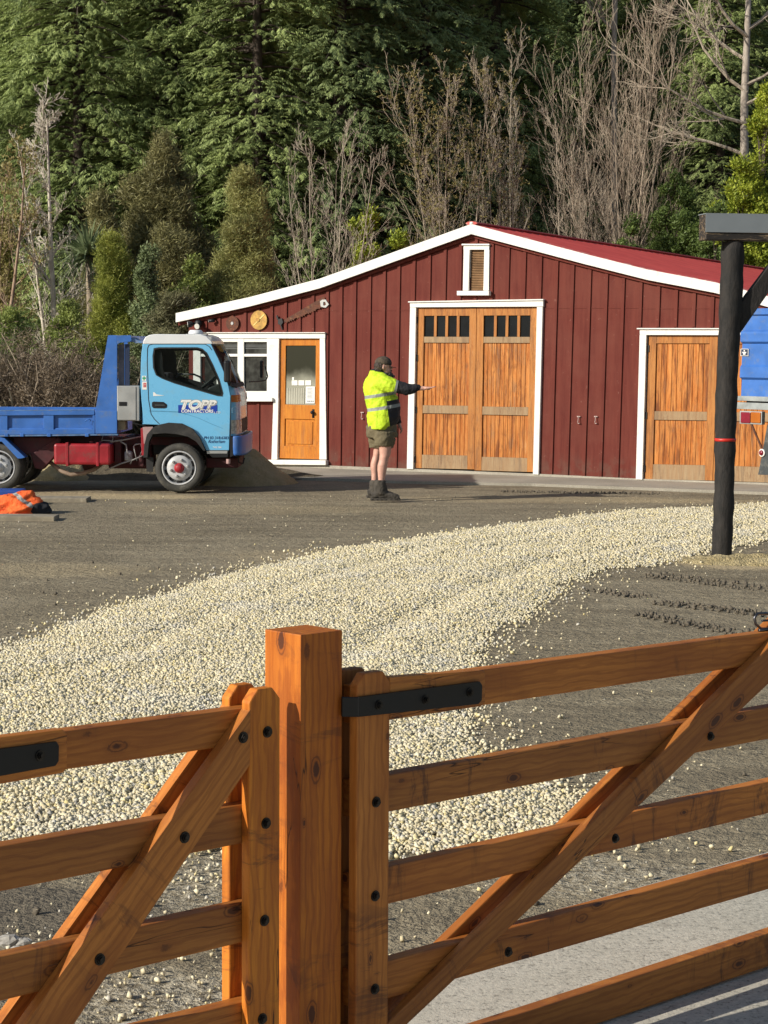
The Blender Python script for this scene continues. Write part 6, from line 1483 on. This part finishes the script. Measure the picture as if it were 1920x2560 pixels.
# two big limbed trees whose tops leave the frame
def limbtree(label, px, Y_, seed, rad, top, dens, zlim, dirs):
    r = np.random.RandomState(seed); X_ = (px-960)/FPX*Y_; g0 = gz(X_, Y_); root = empty('bare_tree', label, 'tree', (X_, Y_, g0), 0, 'leafless trees behind the barn and truck')
    m = MB(); m.tube([(0,0,-.2),(.03,0,4),(-.05,.05,8),(.05,0,top)], [rad*1.15, rad, rad*.8, rad*.35], 12); m.build('trunk', barkmat('grey_trunk', (.26,.22,.18), (.42,.37,.31)), root, smooth=True)
    ml = MB()
    def br(p, d, L, rd, lev):
        pts = [p]; rs = [rd]; n = 6; dd = d.copy()
        for i in range(n):
            dd = dd + r.normal(size=3)*.12 + np.array([0, 0, .05]); dd /= np.linalg.norm(dd); p = p+dd*L/n; pts.append(p); rs.append(max(.005, rd*(1-(i+1)/n*.8)))
        ml.tube([Vector(q) for q in pts], rs, 6 if lev == 0 else 3, cap=False)
        if lev >= 3: return
        for c in range(int([9, 6, 4][lev]*dens)):
            k = r.randint(1, n); base = pts[k]-pts[k-1]; base /= np.linalg.norm(base); s_ = r.normal(size=3); s_ -= base*(s_@base); s_ /= np.linalg.norm(s_); a = r.uniform(.4, .9)
            br(pts[k], base*math.cos(a)+s_*math.sin(a), L*r.uniform(.35, .6), rs[k]*.6, lev+1)
    for (h, az, L, el) in dirs:
        br(np.array([0, 0, h]), np.array([math.cos(az)*math.cos(el), math.sin(az)*math.cos(el), math.sin(el)]), L, rad*.42, 0)
    ml.build('branches', bark_grey, root)
limbtree('thick pale trunked bare tree with long limbs reaching left at the top right', 1849, 54, 31, .125, 13, .85, 0, [(6.6, 2.9, 3.0, .35), (7.4, 3.3, 3.4, .45), (8.2, 3.0, 3.2, .5), (8.4, .2, 3.0, .4), (9.0, 2.6, 3.0, .6), (7.9, 6.1, 2.6, .5), (9.6, 3.6, 3.0, .5), (9.8, .4, 3, .6)])
limbtree('pale trunk of a bare tree rising out of frame behind the bushiest bare tree', 1524, 58, 32, .10, 14, .9, 0, [(8.6, 2.9, 2.6, .7), (9.5, .3, 2.4, .6), (10.4, 3.4, 2.5, .6), (11, .1, 2.4, .6)])
# ---- leafy shrubs and small trees
def shrub(name, label, cat, px, Y_, pytop, width, mat, seed, tm=LC, leaf=.16, shape='cone', lobes=26, dens=1.0, base=0.0, stem=True, group='small leafy trees round the barn', zc=None):
    r = np.random.RandomState(seed); T_ = at_depth(px, pytop, Y_); g0 = gz(T_.x, Y_); H_ = T_.z-g0; W2 = width/FPX*Y_/2
    root = empty(name, label, cat, (T_.x, Y_, g0), 0, group); P = []; Fw = []
    mb = MB(); mb.tube([(0,0,-.1),(.03,.02,H_*.45),(0,0,H_*.8)], [.06,.035,.010], 7)
    for i in range(lobes):
        t = (i+r.rand())/lobes; h = H_*(base+(1-base)*t)
        w_ = {'cone': W2*1.15*(1-t)**.7*(1+.25*math.sin(i*2.3))+.10, 'round': W2*math.sqrt(max(0.03, 1-(2*t-.9)**2*.82)), 'column': W2*(1-t**3*.75)*(.7+.3*math.sin(t*3)), }[shape]
        for q in range(2 if shape != 'round' else 3):
            az = r.uniform(0, 6.283); rr = w_*r.uniform(.25, .85); c = np.array([math.cos(az)*rr, math.sin(az)*rr, h*r.uniform(.94, 1.0)]); s_ = max(.18, w_*r.uniform(.28, .5))
            mb.tube([(0,0,h*.75), tuple(c*np.array([.6,.6,.95])), tuple(c)], [.018,.012,.006], 3, cap=False)
            n = int(dens*230*s_**1.6/leaf**1.1*.42)
            d = r.normal(size=(n, 3)); d /= np.linalg.norm(d, axis=1)[:, None]; rad = s_*(r.rand(n)**.35); pp = c + d*rad[:, None]*np.array([1, 1, 1.25 if shape != 'round' else .9])
            P.append(pp); Fw.append(d + np.array([0, 0, .5]))
    P = np.concatenate(P); Fw = np.concatenate(Fw); P[:, 2] = np.abs(P[:, 2]); k = (P[:, 2] < H_*1.02); P = P[k]; Fw = Fw[k]
    Q = scatter(tm, P, Fw+r.normal(size=P.shape)*.5, np.tile([.1, .05, 1.0], (len(P), 1)), r.uniform(.6, 1.25, len(P))*leaf, r)
    mb.build('stem', bark_dark, root); quads('crown', Q, mat, root); return root
L1 = leafmat('kanuka_brown_green', (.085,.082,.030), (.31,.29,.12), 1.5, .15); L2 = leafmat('pale_conical_green', (.16,.17,.045), (.46,.45,.17), 2); L3 = leafmat('yellow_green', (.17,.21,.03), (.50,.52,.12), 2)
L4 = leafmat('grey_green', (.08,.11,.045), (.36,.44,.21), 2); L5 = leafmat('glossy_bright_green', (.13,.19,.015), (.50,.56,.07), 2.5); L6 = leafmat('mid_green_shrub', (.03,.06,.015), (.20,.28,.07), 2)
L7 = leafmat('light_shrub_green', (.11,.15,.03), (.40,.46,.13), 2)
shrub('shrub_tree', 'brownish green bushy tree in front of the conifers left of the barn', 'tree', 405, 47, 345, 330, L1, 1, LF, .22, 'cone', 62, 1.6, .05)
shrub('shrub_tree', 'olive brown bush filling the gap behind the cabbage tree', 'tree', 250, 46, 470, 170, L1, 2, LF, .24, 'cone', 26, 1.3)
shrub('conical_tree', 'pale olive conical tree left of the barn roof end', 'tree', 615, 43, 425, 240, L2, 3, LF, .17, 'cone', 56, 1.6, .05)
shrub('conical_tree', 'slim yellow-green conical tree above the tipper headboard', 'tree', 278, 40.5, 582, 130, L3, 4, LF, .15, 'column', 40, 1.4, .05)
shrub('shrub', 'grey-green leafy shrub between the yellow-green cone and the barn', 'shrub', 365, 40, 628, 130, L4, 5, LC, .12, 'column', 26, .9)
shrub('shrub', 'mid green bushes low behind the left end of the barn roof', 'shrub', 478, 42.5, 650, 190, L7, 6, LC, .14, 'round', 16, .9)
shrub('shrub', 'dull olive shrub right behind the truck cab roof', 'shrub', 430, 38.2, 735, 200, leafmat('dull_olive', (.09,.09,.04), (.32,.31,.16), 2), 7, LF, .15, 'round', 14, 1.0)
shrub('shrub', 'bright green glossy shrub poking above the left roof slope', 'shrub', 915, 46, 520, 130, L5, 8, LC, .16, 'round', 14, .85)
shrub('shrub', 'bright green low shrub behind the gable below the brownish bare tree', 'shrub', 1000, 47.5, 590, 110, L5, 9, LC, .16, 'round', 10, .8)
shrub('shrub', 'dark green bush above the roof between bare trees and yellow bush', 'shrub', 1690, 52, 430, 230, L6, 10, LC, .15, 'round', 22, .9)
shrub('shrub', 'deep green rounded bush directly above the middle of the red roof', 'shrub', 1585, 51, 545, 130, L6, 11, LC, .15, 'round', 12, .85)
shrub('shrub', 'tall yellow-green bush at the right edge above the grey beam', 'shrub', 1910, 50.5, 185, 230, L5, 12, LC, .17, 'cone', 34, .9)
shrub('shrub', 'yellow-green bush spreading behind the dark pole top', 'shrub', 1850, 50, 400, 200, L5, 13, LC, .17, 'round', 20, .9)
shrub('shrub', 'dark bush behind the pole below the yellow-green bush', 'shrub', 1790, 49.5, 520, 160, L6, 14, LC, .15, 'round', 14, .85)
shrub('shrub', 'pale green shrub at the left edge under the bare trees', 'shrub', 20, 38, 770, 180, L7, 15, LC, .11, 'round', 12, .8)
shrub('shrub', 'light green shrub behind the tray foot of the white-stemmed tree', 'shrub', 165, 37.5, 760, 150, L7, 16, LC, .11, 'round', 12, .8)
shrub('shrub', 'yellow leafed shrub touching the left photo edge above the brush', 'shrub', 5, 40.5, 520, 90, leafmat('yellow_leafed', (.16,.15,.04), (.42,.40,.12), 2), 17, LC, .12, 'column', 16, .7)
shrub('shrub', 'small bright green shrub beside the tipper headboard', 'shrub', 190, 36, 850, 110, L7, 18, LC, .10, 'round', 10, .8)
# cabbage tree
ct = at_depth(222, 640, 42); root = empty('cabbage_tree', 'spiky-headed cabbage tree between the bare stems and the yellow-green cone', 'tree', (ct.x, 42, 0), 0, 'small leafy trees round the barn')
trunkmesh('trunk', [(0,0,-.1),(.05,0,ct.z*.5),(0,0,ct.z)], [.10,.08,.07], barkmat('cabbage_bark', (.20,.16,.11), (.33,.27,.20)), root)
rr_ = np.random.RandomState(4); Q = []
for k in range(240):
    d = rr_.normal(size=3); d[2] = d[2]*.8+.35; d /= np.linalg.norm(d); L = rr_.uniform(.55, .95); s_ = np.cross(d, rr_.normal(size=3)); s_ /= np.linalg.norm(s_); b0_ = np.array([0, 0, ct.z]); droop = np.array([0, 0, -.25 if d[2] > .2 else -.5])*L*.6
    Q.append([b0_-s_*.015, b0_+s_*.015, b0_+d*L*.6+s_*.022, b0_+d*L*.6-s_*.022]); Q.append([b0_+d*L*.6-s_*.022, b0_+d*L*.6+s_*.022, b0_+d*L+droop+s_*.004, b0_+d*L+droop-s_*.004])
quads('crown', np.array(Q), leafmat('strap_leaves', (.06,.085,.035), (.26,.32,.16)), root)
# brush heap: cut dead branches and flax leaves behind the tray
def brush(label, px0, px1, Y_, pytop, seed, nst, mats, nm='brush_heap'):
    r = np.random.RandomState(seed); a = at_depth(px0, 1000, Y_); b = at_depth(px1, 1000, Y_); H_ = at_depth(0, pytop, Y_).z; cx = (a.x+b.x)/2; root = empty(nm, label, 'brushwood', (cx, Y_, 0)); W2 = (b.x-a.x)/2
    ml = MB(); tips = []
    for k in range(nst):
        x = r.uniform(-W2, W2); z0 = r.uniform(0, .5); d = np.array([r.uniform(-.9, .35), r.uniform(-.5, .5), 1.0]); d /= np.linalg.norm(d); L = r.uniform(.5, 1)*H_*(1-.35*abs(x/W2)); p = np.array([x+r.uniform(-.3,.3), r.uniform(-.8, .8), z0]); pts = [p]
        for i in range(4): d = d+r.normal(size=3)*.16; d /= np.linalg.norm(d); p = p+d*L/4; pts.append(p)
        rd = r.uniform(.008, .022); ml.tube([Vector(q) for q in pts], [rd, rd*.8, rd*.6, rd*.45, .005], 3, cap=False); tips += pts[2:]
    ml.build('dead_branches', mats[0], root)
    tp_ = np.array(tips); P_ = np.repeat(tp_, 3, 0)+r.normal(size=(len(tp_)*3, 3))*.16
    Q = scatter(LF, P_, r.normal(size=P_.shape)+np.array([0,0,.4]), np.tile([.1,.2,1.0], (len(P_), 1)), r.uniform(.6, 1.2, len(P_))*.16, r); quads('dry_leaves', Q, mats[1], root)
    Q = []
    for k in range(900):
        p = np.array([r.uniform(-W2, W2), r.uniform(-1, .6), r.uniform(.0, H_*.35)]); d = np.array([r.uniform(-1, .6), r.uniform(-.5,.3), r.uniform(.1, 1.2)]); d /= np.linalg.norm(d); L = r.uniform(.3, .75); s_ = np.cross(d, r.normal(size=3)); s_ /= np.linalg.norm(s_); s_ *= r.uniform(.012, .024)
        Q.append([p-s_, p+s_, p+d*L*.6+s_*.9, p+d*L*.6-s_*.9]); Q.append([p+d*L*.6-s_*.9, p+d*L*.6+s_*.9, p+d*L+np.array([0,0,-.12*L])+s_*.1, p+d*L+np.array([0,0,-.12*L])-s_*.1])
    quads('dead_flax_leaves', np.array(Q), mats[2], root)
db = barkmat('dead_branch', (.16,.125,.09), (.40,.33,.25)); dl = leafmat('dead_brown_leaves', (.07,.05,.035), (.26,.20,.13), 3, .1); dfm = leafmat('dead_flax', (.20,.16,.10), (.56,.49,.34), 3, .1)
brush('tangled heap of dead brown brushwood and flax leaves behind the tipper tray', -60, 245, 34.5, 850, 1, 420, (db, dl, dfm))
brush('darker dead brush behind the truck cab beside the barn corner', 235, 470, 36.2, 885, 2, 260, (db, leafmat('dark_brush_leaves', (.02,.028,.012), (.12,.13,.06), 3, .1), dfm))
brush('dark twiggy thicket at the left edge under the pale green shrub', -120, 60, 36.5, 800, 3, 220, (db, L6, dfm))
